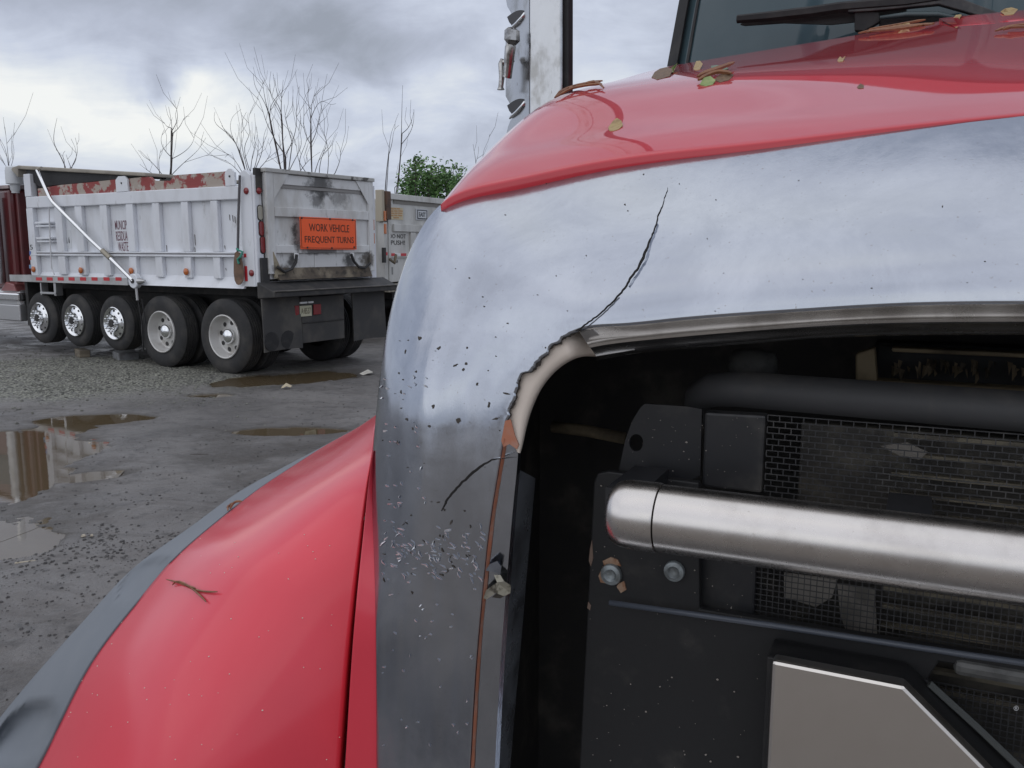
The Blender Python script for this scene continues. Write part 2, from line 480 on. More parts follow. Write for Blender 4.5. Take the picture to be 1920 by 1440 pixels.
def both(name, V, Fc, mat, parent, first='near', **kw):
    """the modelled part and its twin on the other side of the truck, each its own object"""
    lab = kw.pop('label', None)
    o = obj(name, V, Fc, mat, parent, label=lab, **kw)
    V2, F2 = mirror(V, Fc); n = len(V)
    obj(name, V2[n:], [tuple(i - n for i in f) for f in F2[len(Fc):]], mat, parent, **kw)
    return o
def snap(v):
    v = np.array(v); return v - UU * ((v - CAM).dot(UU) - UC)

red = M('red_paint', (0.56, 0.030, 0.047), 0.45, coat=0.9, coat_rough=0.03, var=((0.50, 0.032, 0.046), 3, 0.4, 0.7, 0.6), rvar=(30, 0.06), bump=(4, 0.02, 0.01), pos='World', spec=0.15)
red_soft = M('red_fender_paint', (0.72, 0.050, 0.078), 0.5, coat=0.8, coat_rough=0.14, var=((0.67, 0.050, 0.072), 3, 0.4, 0.7, 0.6), rvar=(30, 0.06), pos='World', spec=0.2)
trimgrey = M('grey_trim_plastic', (0.155, 0.172, 0.195), 0.55, var=((0.185, 0.20, 0.22), 5, 0.4, 0.7, 0.6), bump=(600, 0.12, 0.001), pos='World')
black = M('black_plastic', (0.010, 0.010, 0.011), 0.6, var=((0.05, 0.046, 0.042), 14, 0.55, 0.8, 0.7), var2=((0.20, 0.18, 0.15), 90, 0.70, 0.80, 0.6), rvar=(12, 0.25), bump=(80, 0.12, 0.002), pos='World')
black2 = M('black_steel', (0.016, 0.0165, 0.019), 0.42, var=((0.085, 0.08, 0.072), 11, 0.5, 0.78, 0.7), var2=((0.25, 0.22, 0.18), 70, 0.71, 0.80, 0.7), rvar=(9, 0.3), pos='World')
rubber = M('black_rubber', (0.018, 0.018, 0.019), 0.75, var=((0.05, 0.048, 0.045), 8, 0.45, 0.75, 0.7), bump=(60, 0.2, 0.003))
dark_edge = M('dirt_and_gap_shade', (0.055, 0.046, 0.038), 0.8)  # dirt and chips, also the painted shade along the broken plating
beige = M('bare_plastic', (0.76, 0.66, 0.57), 0.55, var=((0.50, 0.38, 0.30), 25, 0.5, 0.75, 0.5), pos='World')
refl_orange = M('reflected_orange', (0.44, 0.17, 0.10), 0.4, metal=0.4, var=((0.42, 0.30, 0.25), 40, 0.45, 0.7, 0.7), pos='World')  # colour standing in for an orange reflection in the chrome

# worn chrome: pitted, hazed, wiped in streaks
chrome = bpy.data.materials.new('worn_chrome'); chrome.use_nodes = True
q = N(chrome.node_tree); bs = chrome.node_tree.nodes['Principled BSDF']
P_ = q.n('ShaderNodeNewGeometry').outputs['Position']
haze = q.noise(P_, 7, 6, 0.65, 0.4)
fine = q.noise(q.v('MULTIPLY', P_, (1, 1, 0.25)), 90, 4, 0.7)
pit = q.noise(P_, 260, 2, 0.5)
cbase = q.mix(q.smooth(haze, 0.35, 0.7), (0.39, 0.415, 0.465), (0.485, 0.51, 0.56))
cbase = q.mix(q.m('MULTIPLY', q.smooth(pit, 0.68, 0.76), 0.35), cbase, (0.20, 0.18, 0.15))
q.l(cbase, bs.inputs['Base Color']); bs.inputs['Metallic'].default_value = 1.0
rg = q.m('ADD', q.smooth(haze, 0.3, 0.72, 0.11, 0.24), q.m('MULTIPLY', q.m('SUBTRACT', fine, 0.5), 0.16), clamp=True)
q.l(rg, bs.inputs['Roughness'])
bp = q.n('ShaderNodeBump'); bp.inputs['Strength'].default_value = 0.09; bp.inputs['Distance'].default_value = 0.0016
q.l(q.m('ADD', fine, q.m('MULTIPLY', q.noise(P_, 16, 3, 0.5), 0.9)), bp.inputs['Height']); q.l(bp.outputs[0], bs.inputs['Normal'])
steel = M('brushed_bar_chrome', (0.62, 0.59, 0.565), 0.27, metal=1.0, var=((0.47, 0.44, 0.42), 20, 0.42, 0.72, 0.6), var2=((0.38, 0.35, 0.32), 150, 0.66, 0.74, 0.5), rvar=(60, 0.12), pos='World')
bright = M('clean_chrome', (0.78, 0.79, 0.80), 0.10, metal=1.0, rvar=(20, 0.1))
stack_metal = M('weathered_stack_chrome', (0.54, 0.55, 0.565), 0.24, metal=1.0, var=((0.30, 0.295, 0.28), 16, 0.48, 0.7, 0.8), var2=((0.22, 0.20, 0.18), 60, 0.66, 0.76, 0.7), rvar=(14, 0.3), stretch=(1, 1, 0.5), pos='World')
alu = M('dull_aluminium', (0.50, 0.50, 0.50), 0.38, metal=0.8, rvar=(12, 0.2))

TRUCK = empty('semi_truck', tu(UC, 1.5, 0), 'red heavy truck with a cracked chrome grille surround and a red hood', 'truck')

# --- chrome surround: stations (inner crease, outer edge) from the foot of the post round the corner to the centre line
ST = [((868, 1700), (707, 1700)), ((882, 1440), (706, 1440)), ((893, 1250), (705, 1250)), ((906, 1100), (703, 1100)), ((922, 960), (699, 985)),
      ((936, 875), (698, 890)), ((948, 805), (703, 800)), ((963, 745), (712, 710)), ((985, 702), (726, 615)), ((1012, 671), (748, 525)),
      ((1045, 646), (780, 446)), ((1085, 621), (826, 384)), ((1160, 611), (930, 347)), ((1260, 602), (1085, 314)), ((1500, 584), (1400, 274)),
      ((1700, 573), (1660, 244)), ((1955, 570), (1965, 213))]
SI = np.array([a for a, b in ST], float); SO = np.array([b for a, b in ST], float)
ch = 0.5 * (np.linalg.norm(np.diff(SI, axis=0), axis=1) + np.linalg.norm(np.diff(SO, axis=0), axis=1))
ST_T = np.concatenate([[0], np.cumsum(ch)])
def st_t(k): return np.interp(k, np.arange(len(ST)), ST_T)
def wtop(t):
    x = np.clip((t - st_t(6.0)) / (st_t(12.5) - st_t(6.0)), 0, 1); return x * x * (3 - 2 * x)
def s_prof(qq, t):
    w_ = wtop(t)
    x_ = np.clip((t - st_t(2.2)) / (st_t(6.2) - st_t(2.2)), 0, 1); rl = 0.004 + 0.081 * x_ * x_ * (3 - 2 * x_)
    return (1 - w_) * (0.008 * qq + rl * (1 - np.sqrt(1 - 0.97 * qq ** 4))) + w_ * (0.016 * qq + 0.172 * qq ** 2)
def chrome_px(qq, t):
    return spl(ST_T, SI, t) * (1 - qq) + spl(ST_T, SO, t) * qq
TT = np.concatenate([np.linspace(0, st_t(6), 60)[:-1], np.linspace(st_t(6), st_t(11.2), 150)[:-1], np.linspace(st_t(11.2), ST_T[-1], 90)])
nT = len(TT)
jag = np.zeros(nT); br = (TT > st_t(6.15)) & (TT < st_t(11.0))      # broken away lip between these stations
jr = np.random.RandomState(5)
jj = fbm(TT / 15.0, TT * 0, 4, 5) * 5 + fbm(TT / 47.0, TT * 0, 2, 15) * 8
fade = np.clip((TT - st_t(6.15)) / 25, 0, 1) * np.clip((st_t(11.0) - TT) / 25, 0, 1)
jag = jj * fade * br
pin = spl(ST_T, SI, TT); tang = np.gradient(pin, axis=0); tang /= np.linalg.norm(tang, axis=1)[:, None]
nrm = np.stack([-tang[:, 1], tang[:, 0]], 1)                          # towards the opening
QS = np.concatenate([np.linspace(0, 0.06, 4)[:-1], 1 - (1 - np.linspace(0, 1, 30)) ** 1.5 * 0.94])
V = []
rows = 0
def add_row(P, S):
    global rows
    for (x, y), s_ in zip(P, S): V.append(tf(x, y, s_))
    rows += 1
pj = pin + nrm * jag[:, None]
add_row(pj + nrm * 0.5, np.full(nT, 0.012))         # turned-in thickness of the lip
for qv in QS:
    P = chrome_px(qv, TT)
    P = P + nrm * (jag * (1 - min(1, qv / 0.12)))[:, None]
    wav = (0.0012 + 0.0022 * np.exp(-((TT - st_t(6.6)) / 260.0) ** 2)) * fbm(np.full(nT, qv * 9.0), TT / 380.0, 3, 61) * min(1, qv * 6) * min(1, (1 - qv) * 8) * np.clip(1.2 - wtop(TT) * 0.8, 0, 1)
    add_row(P, s_prof(np.full(nT, qv), TT) + 0.0005 + wav)
PO = chrome_px(1.0, TT); SOUT = s_prof(np.ones(nT), TT)
add_row(PO + np.outer(1 - wtop(TT), [6, 3]) + np.outer(wtop(TT), [0, 6]), SOUT + 0.03)   # outer edge turned back behind the sheet
V = np.array(V).reshape(rows, nT, 3)
for r_ in range(rows): V[r_, -1] = snap(V[r_, -1])
cV, cF = mirror(V.reshape(-1, 3), grid(rows, nT))
SURR = obj('chrome_surround', cV, cF, chrome, TRUCK, smooth=True, label='pitted chrome grille surround with cracks and a broken corner')
bvh_chrome = BVHTree.FromPolygons([tuple(v) for v in V.reshape(-1, 3)], grid(rows, nT))
def on(bvh, px, py, lift=0.0006):
    r = ray(px, py); r = r / np.linalg.norm(r)
    hit = bvh.ray_cast(Vector(CAM), Vector(r))
    if hit[0] is None: return None, None
    nn = np.array(hit[1]); nn = nn if nn.dot(r) < 0 else -nn
    return np.array(hit[0]) + nn * lift, nn

# --- post bevel and dark inner flange (stations 0..5.6) and the return under the top (stations 11..end)
def strip_rows(tsel, defs, mat, name, sm=True, mir=True, **kw):
    """defs = [(px polyline through stations, s)] swept along"""
    Vr = []
    n = len(tsel)
    for P, S in defs:
        for (x, y), s_ in zip(P, np.broadcast_to(S, n)): Vr.append(tf(x, y, s_))
    Vr = np.array(Vr).reshape(len(defs), n, 3)
    if kw.pop('snapend', False):
        for r_ in range(len(defs)): Vr[r_, -1] = snap(Vr[r_, -1])
    Vv, Ff = Vr.reshape(-1, 3), grid(len(defs), n)
    if mir: return both(name, Vv, Ff, mat, TRUCK, auto=35, **kw)
    return obj(name, Vv, Ff, mat, TRUCK, smooth=False, auto=35, **kw)
ta = np.linspace(0, st_t(5.75), 70)
pa = spl(ST_T, SI, ta)
bev = spl([0, 1, 2, 3, 4, 5, 5.75], [(924, 1700), (936, 1440), (946, 1250), (957, 1100), (968, 960), (975, 880), (977, 840)], np.interp(ta, ST_T, np.arange(len(ST))))
fl = spl([0, 1, 2, 3, 4, 5, 5.75], [(940, 1700), (956, 1440), (972, 1250), (985, 1100), (997, 965), (1003, 895), (1003, 880)], np.interp(ta, ST_T, np.arange(len(ST))))
strip_rows(ta, [(pa, 0.0004), (pa * 0.97 + bev * 0.03, 0.0045), (pa * 0.6 + bev * 0.4, 0.008), (pa * 0.15 + bev * 0.85, 0.013), (bev, 0.018)], chrome, 'post_bevel')
kx = np.interp(ta, ST_T, np.arange(len(ST))) <= 5.05
strip_rows(ta[kx], [(bev[kx], 0.0185), (bev[kx] + (1.5, 0), 0.022), (fl[kx], 0.075), (fl[kx] + (1, 0), 0.10)], M('dark_flange', (0.12, 0.13, 0.145), 0.28, spec=0.8, var=((0.03, 0.03, 0.033), 20, 0.4, 0.65, 0.7), rvar=(15, .2), pos='World'), 'post_flange')
# thin orange reflection along the crease, put in as coloured strips
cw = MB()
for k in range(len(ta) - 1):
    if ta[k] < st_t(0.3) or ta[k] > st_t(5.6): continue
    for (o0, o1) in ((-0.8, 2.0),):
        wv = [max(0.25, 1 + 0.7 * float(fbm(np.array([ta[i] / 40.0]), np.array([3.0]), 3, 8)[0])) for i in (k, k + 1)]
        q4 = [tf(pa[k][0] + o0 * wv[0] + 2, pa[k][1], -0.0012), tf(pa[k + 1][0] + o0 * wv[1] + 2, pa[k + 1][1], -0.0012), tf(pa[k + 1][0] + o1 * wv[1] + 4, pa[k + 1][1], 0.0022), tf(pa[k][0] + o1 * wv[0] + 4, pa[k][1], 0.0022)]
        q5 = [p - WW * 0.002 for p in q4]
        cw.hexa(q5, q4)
cw.build('orange_reflection', refl_orange, SURR)
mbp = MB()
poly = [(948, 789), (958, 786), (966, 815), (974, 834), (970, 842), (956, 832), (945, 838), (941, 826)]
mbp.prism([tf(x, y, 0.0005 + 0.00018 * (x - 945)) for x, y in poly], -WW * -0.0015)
mbp.build('orange_reflection', refl_orange, SURR)  # orange reflection by the break, put in as a coloured patch

tb = np.linspace(st_t(11.0), ST_T[-1], 100)
pb = spl(ST_T, SI, tb)
kb = np.interp(tb, ST_T, np.arange(len(ST)))
low = spl([11, 11.35, 12, 13, 14, 15, 16], [(1118, 668), (1142, 664), (1190, 656), (1280, 647), (1500, 629), (1700, 621), (1955, 620)], kb)
def mixr(a): return pb * (1 - a) + low * a
strip_rows(tb, [(pb, 0.0003), (mixr(0.06), 0.006), (mixr(0.45), 0.016), (mixr(0.50), 0.015), (mixr(0.56), 0.011), (mixr(0.66), 0.012), (mixr(0.74), 0.022), (mixr(0.93), 0.030), (low, 0.032), (low + (0, 6), 0.05), (low + (0, 8), 0.12)],
           M('shaded_chrome_return', (0.58, 0.56, 0.54), 0.25, metal=1.0, var=((0.40, 0.38, 0.36), 18, 0.4, 0.7, 0.7), rvar=(20, 0.2), pos='World'), 'top_return', snapend=True)

# --- pale plastic lip laid bare where the chrome broke away
inner = np.array([(1118, 668), (1092, 668), (1062, 680), (1036, 701), (1014, 730), (998, 764), (987, 800), (979, 838), (976, 850)], float)
outer = np.array([(1110, 612), (1078, 618), (1040, 636), (1008, 660), (978, 694), (956, 740), (948, 790), (958, 822), (970, 848)], float)
nI = 60
ci = curve(inner, nI); co = curve(outer, nI)
Vr = [];
for (a, s_) in ((1.0, 0.010), (0.7, 0.008), (0.35, 0.0085), (0.12, 0.012), (0.03, 0.018), (0.0, 0.030), (-0.02, 0.06)):
    for k in range(nI):
        x, y = ci[k] * (1 - a) + co[k] * a; e_ = max(0.0, 1 - k / 12); Vr.append(tf(x, y, s_ + 0.030 * e_ * e_ * (3 - 2 * e_)))
Vv, Ff = np.array(Vr), grid(7, nI)
obj('inner_lip', Vv, Ff, beige, TRUCK, smooth=True, label='bare beige plastic lip where the chrome has broken off')
# ragged dark ribbon along the broken plating, painting in the gap's shade
eb = MB(); idx = np.where(br)[0]
wn_ = np.abs(fbm(TT / 26.0, TT * 0 + 9, 4, 30)) * 8 + 1.2
for i in idx[:-1]:
    f0, f1 = fade[i], fade[i + 1]
    a0, a1 = pj[i] - nrm[i] * 0.6, pj[i + 1] - nrm[i + 1] * 0.6
    b0, b1_ = pj[i] + nrm[i] * wn_[i] * (0.3 + f0), pj[i + 1] + nrm[i + 1] * wn_[i + 1] * (0.3 + f1)
    eb.hexa([tf(*a0, 0.0075), tf(*b0, 0.0075), tf(*b1_, 0.0075), tf(*a1, 0.0075)], [tf(*a0, 0.0012), tf(*b0, 0.004), tf(*b1_, 0.004), tf(*a1, 0.0012)])
eb.build('edge_gap_shade', dark_edge, SURR)

# --- cracks, chips, scuffs and the torn flap of plating
def ribbon(name, pts, width, mat, parent, bvh, lift=0.0008, jit=0.6, seed=1, off=0.0, side=0.0):
    rr_ = np.random.RandomState(seed)
    P = np.asarray(pts, float); L = np.concatenate([[0], np.cumsum(np.linalg.norm(np.diff(P[:, :2], axis=0), axis=1))])
    n = max(8, int(L[-1] / 5)); ts = np.linspace(0, L[-1], n)
    X = np.interp(ts, L, P[:, 0]); Y = np.interp(ts, L, P[:, 1]); Wd = np.interp(ts, L, P[:, 2]) * width
    X[1:-1] += rr_.randn(n - 2) * jit; Y[1:-1] += rr_.randn(n - 2) * jit * 0.5
    tx = np.gradient(X); ty = np.gradient(Y); ln = np.hypot(tx, ty); nx = -ty / ln; ny = tx / ln
    V = []; 
    for i in range(n):
        for (o, lf) in ((-0.5, lift), (0.5, lift + side), (0.5, -0.0006), (-0.5, -0.0006)):
            p, nn = on(bvh, X[i] + nx[i] * (o * Wd[i] + off), Y[i] + ny[i] * (o * Wd[i] + off), lf)
            if p is None: p = V[-1] if V else tf(X[i], Y[i], 0)
            V.append(p)
    Fc = [(0, 1, 2, 3), ((n - 1) * 4 + 3, (n - 1) * 4 + 2, (n - 1) * 4 + 1, (n - 1) * 4)]
    for i in range(n - 1):
        for k in range(4): Fc.append((i * 4 + k, i * 4 + (k + 1) % 4, (i + 1) * 4 + (k + 1) % 4, (i + 1) * 4 + k))
    return obj(name, V, Fc, mat, parent)
crack_mat = M('crack_gap', (0.012, 0.010, 0.009), 0.9)
ck1 = [(1252, 352, 0.4), (1243, 385, 1.2), (1234, 405, 2.5), (1226, 435, 2.5), (1213, 465, 4.5), (1206, 484, 6), (1196, 503, 4), (1184, 520, 4), (1172, 540, 3.5), (1150, 566, 3), (1120, 592, 3), (1098, 609, 3.5), (1080, 622, 5)]
ribbon('crack', ck1, 0.72, crack_mat, SURR, bvh_chrome, seed=3)
ribbon('crack_lip', [(1230, 420, 1), (1215, 460, 1.5), (1210, 480, 4), (1206, 490, 1), (1188, 518, 1), (1182, 527, 3.2), (1176, 536, 1)], 0.8, chrome, SURR, bvh_chrome, seed=4, off=-5, side=0.0016)
ribbon('crack_lip', [(1160, 556, 1), (1130, 586, 1.2), (1100, 611, 1.2)], 0.8, chrome, SURR, bvh_chrome, seed=5, off=-3, jit=0.3, side=0.0008)
ck2 = [(974, 857, 1.5), (950, 858, 2), (922, 862, 3), (905, 872, 5), (885, 887, 6), (868, 903, 5), (850, 922, 4.5), (838, 938, 4), (828, 958, 1.5)]
ribbon('crack', ck2, 0.8, crack_mat, SURR, bvh_chrome, seed=6)
ribbon('crack_lip', [(972, 855, 2), (950, 856, 2), (925, 858, 1)], 1.0, bright, SURR, bvh_chrome, seed=7, off=-2, jit=0.3, side=0.001)

def patch(pts, bvh, lift):
    V = []
    for (x, y) in pts:
        p, nn = on(bvh, x, y, lift)
        if p is None: return None
        V.append(p)
    n = len(V); V2 = []
    for (x, y) in pts: V2.append(on(bvh, x, y, -0.0006)[0])
    return V + V2, [tuple(range(n))] + [(i, (i + 1) % n, n + (i + 1) % n, n + i) for i in range(n)]
chips = [(787, 634, 9, 12, 0.5), (823, 653, 13, 6, -0.6), (854, 685, 12, 5, -0.4), (874, 682, 6, 7, 0), (869, 693, 6, 9, 0.3), (895, 720, 5, 10, 0.2), (950, 738, 16, 6, 0.2), (917, 760, 6, 16, 0.1), (812, 762, 9, 10, -0.3), (763, 786, 7, 7, 0), (860, 789, 14, 12, -0.5), (805, 799, 8, 7, 0), (930, 785, 18, 6, -0.3), (774, 803, 4, 8, 0), (780, 697, 5, 6, 0), (876, 652, 5, 6, 0), (760, 660, 3, 12, 0.2), (752, 735, 4, 8, 0), (880, 521, 4, 4, 0), (905, 557, 4, 4, 0), (930, 668, 4, 4, 0), (1172, 384, 4, 4, 0), (1043, 517, 3, 3, 0), (1023, 652, 4, 5, 0), (915, 695, 4, 4, 0), (748, 700, 4, 6, 0.1), (745, 830, 4, 9, 0)]
for k, (x, y, a, b, rot) in enumerate(chips):
    r_ = random.Random(k + 50); pts = []
    nn = 9 if max(a, b) > 6 else 6
    for i in range(nn):
        an = 2 * pi * i / nn; rr = r_.uniform(0.45, 1.15)
        u, v_ = 0.42 * a * rr * cos(an), 0.42 * b * rr * sin(an)
        pts.append((x + u * cos(rot) - v_ * sin(rot), y + u * sin(rot) + v_ * cos(rot)))
    pc = patch(pts, bvh_chrome, 0.0005)
    if pc: obj('paint_chip', pc[0], pc[1], dark_edge, SURR)
# many tiny curled scuffs where the corner was rubbed
def flecks(name, n, region, mat, lo, hi, seed, tilt=0.9):
    r_ = random.Random(seed); mb = MB(); k = 0
    while k < n:
        x, y = region(r_)
        L = r_.uniform(lo, hi); an = r_.gauss(0.9, 0.6); k += 1
        bend = r_.uniform(-3, 3); wd = r_.uniform(0.7, 1.9)
        P = [(x, y), (x + L * 0.5 * cos(an) + bend, y + L * 0.5 * sin(an)), (x + L * cos(an), y + L * sin(an))]
        V = []; ok = True
        for i, (px, py) in enumerate(P):
            for sgn in (-1, 1):
                w_ = wd * (0.35 if i != 1 else 1.0)
                p, nn = on(bvh_chrome, px + sgn * w_ * sin(an), py - sgn * w_ * cos(an), 0.0004)
                if p is None: ok = False; break
                if sgn > 0: p = p + nn * 0.0014 * tilt * (1 if i == 1 else 0.4)
                V.append(p)
            if not ok: break
        if ok: mb.add(V, [(0, 1, 3, 2), (2, 3, 5, 4)])
    return mb.build(name, mat, SURR, kind='stuff')
shard = M('bright_shard', (0.88, 0.89, 0.90), 0.42, metal=0.55)
flecks('chrome_flakes', 115, lambda r_: (r_.uniform(712, 905), 1035 + r_.gauss(0, 26)), shard, 4, 15, 1)
flecks('chrome_flakes', 46, lambda r_: (r_.uniform(712, 895), r_.uniform(960, 1400)), shard, 2, 8, 2)
flecks('dirt_specks', 26, lambda r_: (r_.uniform(715, 900), 1020 + r_.gauss(0, 45)), dark_edge, 3, 10, 3, 0.2)
flecks('dirt_specks', 18, lambda r_: (r_.uniform(705, 960), r_.uniform(600, 960)), dark_edge, 1, 3, 4, 0.1)
flecks('dirt_specks', 24, lambda r_: (r_.uniform(850, 1900), r_.uniform(300, 600)), dark_edge, 1, 2.5, 5, 0.1)
flecks('chrome_flakes', 34, lambda r_: (r_.uniform(715, 800), r_.uniform(700, 960)), shard, 3, 9, 6)
def flap(pts, name='torn_plating', mat=None):
    """a bent scrap: (px, py, s) fan of real points with thickness"""
    P = [tf(p[0], p[1], p[2] * .55) for p in pts]; n = len(P)
    P2 = [p + WW * -0.0008 for p in P]
    Fc = [(0, i, i + 1) for i in range(1, n - 1)] + [(n, n + i + 1, n + i) for i in range(1, n - 1)] + [(i, (i + 1) % n, n + (i + 1) % n, n + i) for i in range(n)]
    obj(name, P + P2, Fc, mat or chrome, SURR)
flap([(925, 1072, -0.006), (910, 1070, -0.001), (918, 1058, -0.004), (932, 1052, -0.010), (940, 1062, -0.012), (938, 1078, -0.006)])
flap([(932, 1092, -0.008), (926, 1078, -0.004), (938, 1078, -0.006), (945, 1090, -0.010), (958, 1098, -0.004), (957, 1112, -0.002), (945, 1118, -0.006), (930, 1112, -0.010), (912, 1124, -0.002), (906, 1122, 0.0), (912, 1106, -0.004)], mat=M('torn_chrome_dull', (0.42, 0.40, 0.33), 0.35, metal=0.8, var=((0.10, 0.09, 0.07), 90, 0.45, 0.6, 0.9), pos='World'))
flap([(922, 1120, -0.001), (936, 1108, -0.003), (950, 1116, -0.001), (938, 1122, 0.0)], mat=dark_edge)

# --- red strip beside the post and the hood nose
L1 = [(628, 1700), (647, 1440), (662, 1200), (675, 1060), (685, 965), (692, 900), (700, 845)]
nF = 60
l1 = curve(L1, nF)
tl = np.interp(l1[:, 1], [845, 1700][::1], [st_t(5.6), 0])
tl = np.array([np.interp(-y, -spl(ST_T, SO, TT[:120])[:, 1], TT[:120]) for y in l1[:, 1]])
po = chrome_px(1.0, tl); so_ = s_prof(np.ones(nF), tl)
Vr = []
for a in (0, 0.15, 0.4, 0.7, 0.92, 1.0):
    for k in range(nF):
        x, y = (po[k] + (5, 0)) * (1 - a) + l1[k] * a
        Vr.append(tf(x, y, so_[k] + 0.004 - 0.012 * a))
for k in range(nF): Vr.append(tp(*(l1[k] + (8, 0)), so_[k] + 0.16))
Vv, Ff = np.array(Vr), grid(7, nF)
both('hood_side', Vv, Ff, red_soft, TRUCK, smooth=True)
# dirty scrape where the strip meets the chrome
sb = MB()
for (x, y, r_) in ((688, 968, 5), (695, 985, 6), (698, 1000, 4), (684, 972, 3)):
    pts = [(x + r_ * rng.uniform(0.5, 1.1) * cos(a_), y + 1.6 * r_ * rng.uniform(0.5, 1.1) * sin(a_)) for a_ in np.linspace(0, 2 * pi, 8, endpoint=False)]
    kq = 0.105 + 0.02
    sb.prism([tp(px, py, 0.105) for px, py in pts], WW * -0.002)
sb.build('scrape', dark_edge, TRUCK)

# --- hood: swept between the chrome edge and the rear edge under the windshield
nH, mH = 70, 90
hl = np.array([(826, 384, 0.0, 0.155), (868, 332, 0.12, 0.225), (900, 299, 0.25, 0.295), (960, 241, 0.42, 0.40), (1040, 184, 0.58, 0.56), (1130, 158, 0.74, 0.92), (1190, 141, 0.87, 1.42), (1255, 124, 1.0, 2.0)])
qh = np.linspace(0, 1, nH)
Lh = spl(hl[:, 2], hl[:, [0, 1, 3]], qh)
tt = np.linspace(st_t(11.0), ST_T[-1], mH)
bh = chrome_px(1.0, tt) + (0, -2); sb_ = s_prof(np.ones(mH), tt) + LEAN
top = curve([(1255, 124), (1380, 103), (1520, 80), (1640, 60), (1760, 40), (1880, 24), (1965, 14)], mH)
jx = (tt - tt[0]) / (tt[-1] - tt[0])
rp = np.stack([np.full(nH, 1965.0), 211 + (14 - 211) * qh], 1)
srp = sb_[-1] + 0.46 * qh + (2.0 - sb_[-1] - 0.46) * qh ** 3.2
HV = np.zeros((nH, mH, 3)); HPX = np.zeros((nH, mH, 3))
for i in range(nH):
    for j in range(mH):
        a, b = qh[i], jx[j]
        def coons(B, T_, L_, R_, b0, b1, t0, t1): return (1 - a) * B + a * T_ + (1 - b) * L_ + b * R_ - ((1 - a) * (1 - b) * b0 + (1 - a) * b * b1 + a * (1 - b) * t0 + a * b * t1)
        px = coons(bh[j], top[j], Lh[i, :2], rp[i], bh[0], bh[-1], top[0], top[-1])
        s_ = coons(sb_[j], 2.0, Lh[i, 2], srp[i], sb_[0], sb_[-1], 2.0, 2.0)
        e = max(0.0, 1 - b / 0.16)
        s_ += (0.05 + 0.10 * a) * (1 - sqrt(max(0.0, 1 - 0.99 * e * e))) * min(1, a * 5 + 0.25)
        if i == 0: s_ += 0.004
        HPX[i, j] = (px[0], px[1], s_)
        HV[i, j] = tp(px[0], px[1], s_)
HV[:, -1] = [snap(v) for v in HV[:, -1]]
full = np.zeros((nH + 2, mH + 3, 3))
full[1:-1, 3:] = HV
full[0, 3:] = HV[0] + np.array([0, 0, -0.012]) - WW * 0.004          # rolled front edge tucked behind the chrome
full[-1, 3:] = HV[-1] - WW * 0.25 + np.array([0, 0, 0.02])
for k, (du, dz) in enumerate(((-0.004, -0.75), (-0.004, -0.14), (0.0, -0.03))):
    full[:, k] = full[:, 3] + UU * du - WW * (0.02 if k < 2 else 0.006) + np.array([0, 0, dz])
hV = full.reshape(-1, 3); hF = grid(nH + 2, mH + 3)
mV, mF = mirror(hV, hF)
HOOD = obj('hood', mV, mF, red, TRUCK, smooth=True)
bvh_hood = BVHTree.FromPolygons([tuple(v) for v in HV.reshape(-1, 3)], grid(nH, mH))

# --- fender and its grey arch trim
L2 = [(610, 1700), (635, 1440), (654, 1200), (669, 1060), (680, 965), (689, 900), (699, 835), (706, 788), (745, 745), (800, 700)]
S2 = [-0.02, 0.01, 0.05, 0.085, 0.115, 0.14, 0.20, 0.30, 0.50, 0.75]
TI = [(-130, 1700), (68, 1440), (171, 1240), (271, 1111), (321, 1052), (400, 982), (492, 911), (550, 873), (617, 831), (704, 787), (790, 748)]
TIs = [-0.10, -0.02, 0.06, 0.14, 0.18, 0.27, 0.42, 0.53, 0.66, 0.84, 1.05]
nR, nC = 90, 70
l2 = curve([(x, y, s_ * 1000) for (x, y), s_ in zip(L2, S2)], nR)
ti = curve([(x, y, s_ * 1000) for (x, y), s_ in zip(TI, TIs)], nR)
FV = np.zeros((nR, nC, 3))
for i in range(nR):
    for j in range(nC):
        qv = j / (nC - 1)
        x, y, s_ = l2[i] * (1 - qv) + ti[i] * qv
        # crown: swells towards the viewer, rolls over near the outer edge
        bul = 0.10 * (1 - qv ** 4) * qv + 0.05 * sin(pi * qv)
        FV[i, j] = tp(x, y, s_ / 1000 - bul * (1 - 0.25 * i / nR))
ext = np.zeros((nR, nC + 2, 3)); ext[:, 1:-1] = FV
ext[:, 0] = [tp(l2[i][0] + 12, l2[i][1] - 2, l2[i][2] / 1000 + 0.10) for i in range(nR)]
ext[:, -1] = FV[:, -1] - WW * 0.05 + np.array([0, 0, -0.02])
Vv, Ff = ext.reshape(-1, 3), grid(nR, nC + 2)
FEND = both('fender', Vv, Ff, red_soft, TRUCK, smooth=True)
bvh_fend = BVHTree.FromPolygons([tuple(v) for v in FV.reshape(-1, 3)], grid(nR, nC))
TO = [(-330, 1700), (-60, 1420), (22, 1318), (90, 1238), (180, 1138), (250, 1065), (354, 990), (442, 926), (520, 882), (575, 853), (640, 818), (706, 783), (790, 744)]
to = curve(TO, nR)
nt_ = 26
TV = np.zeros((nt_ + 3, nR, 3))
def pocket(x, y, cx, cy, ax, L, Wd):
    dx, dy = x - cx, y - cy
    u = (dx * cos(ax) + dy * sin(ax)) / L; v_ = (-dx * sin(ax) + dy * cos(ax)) / Wd
    return u, v_
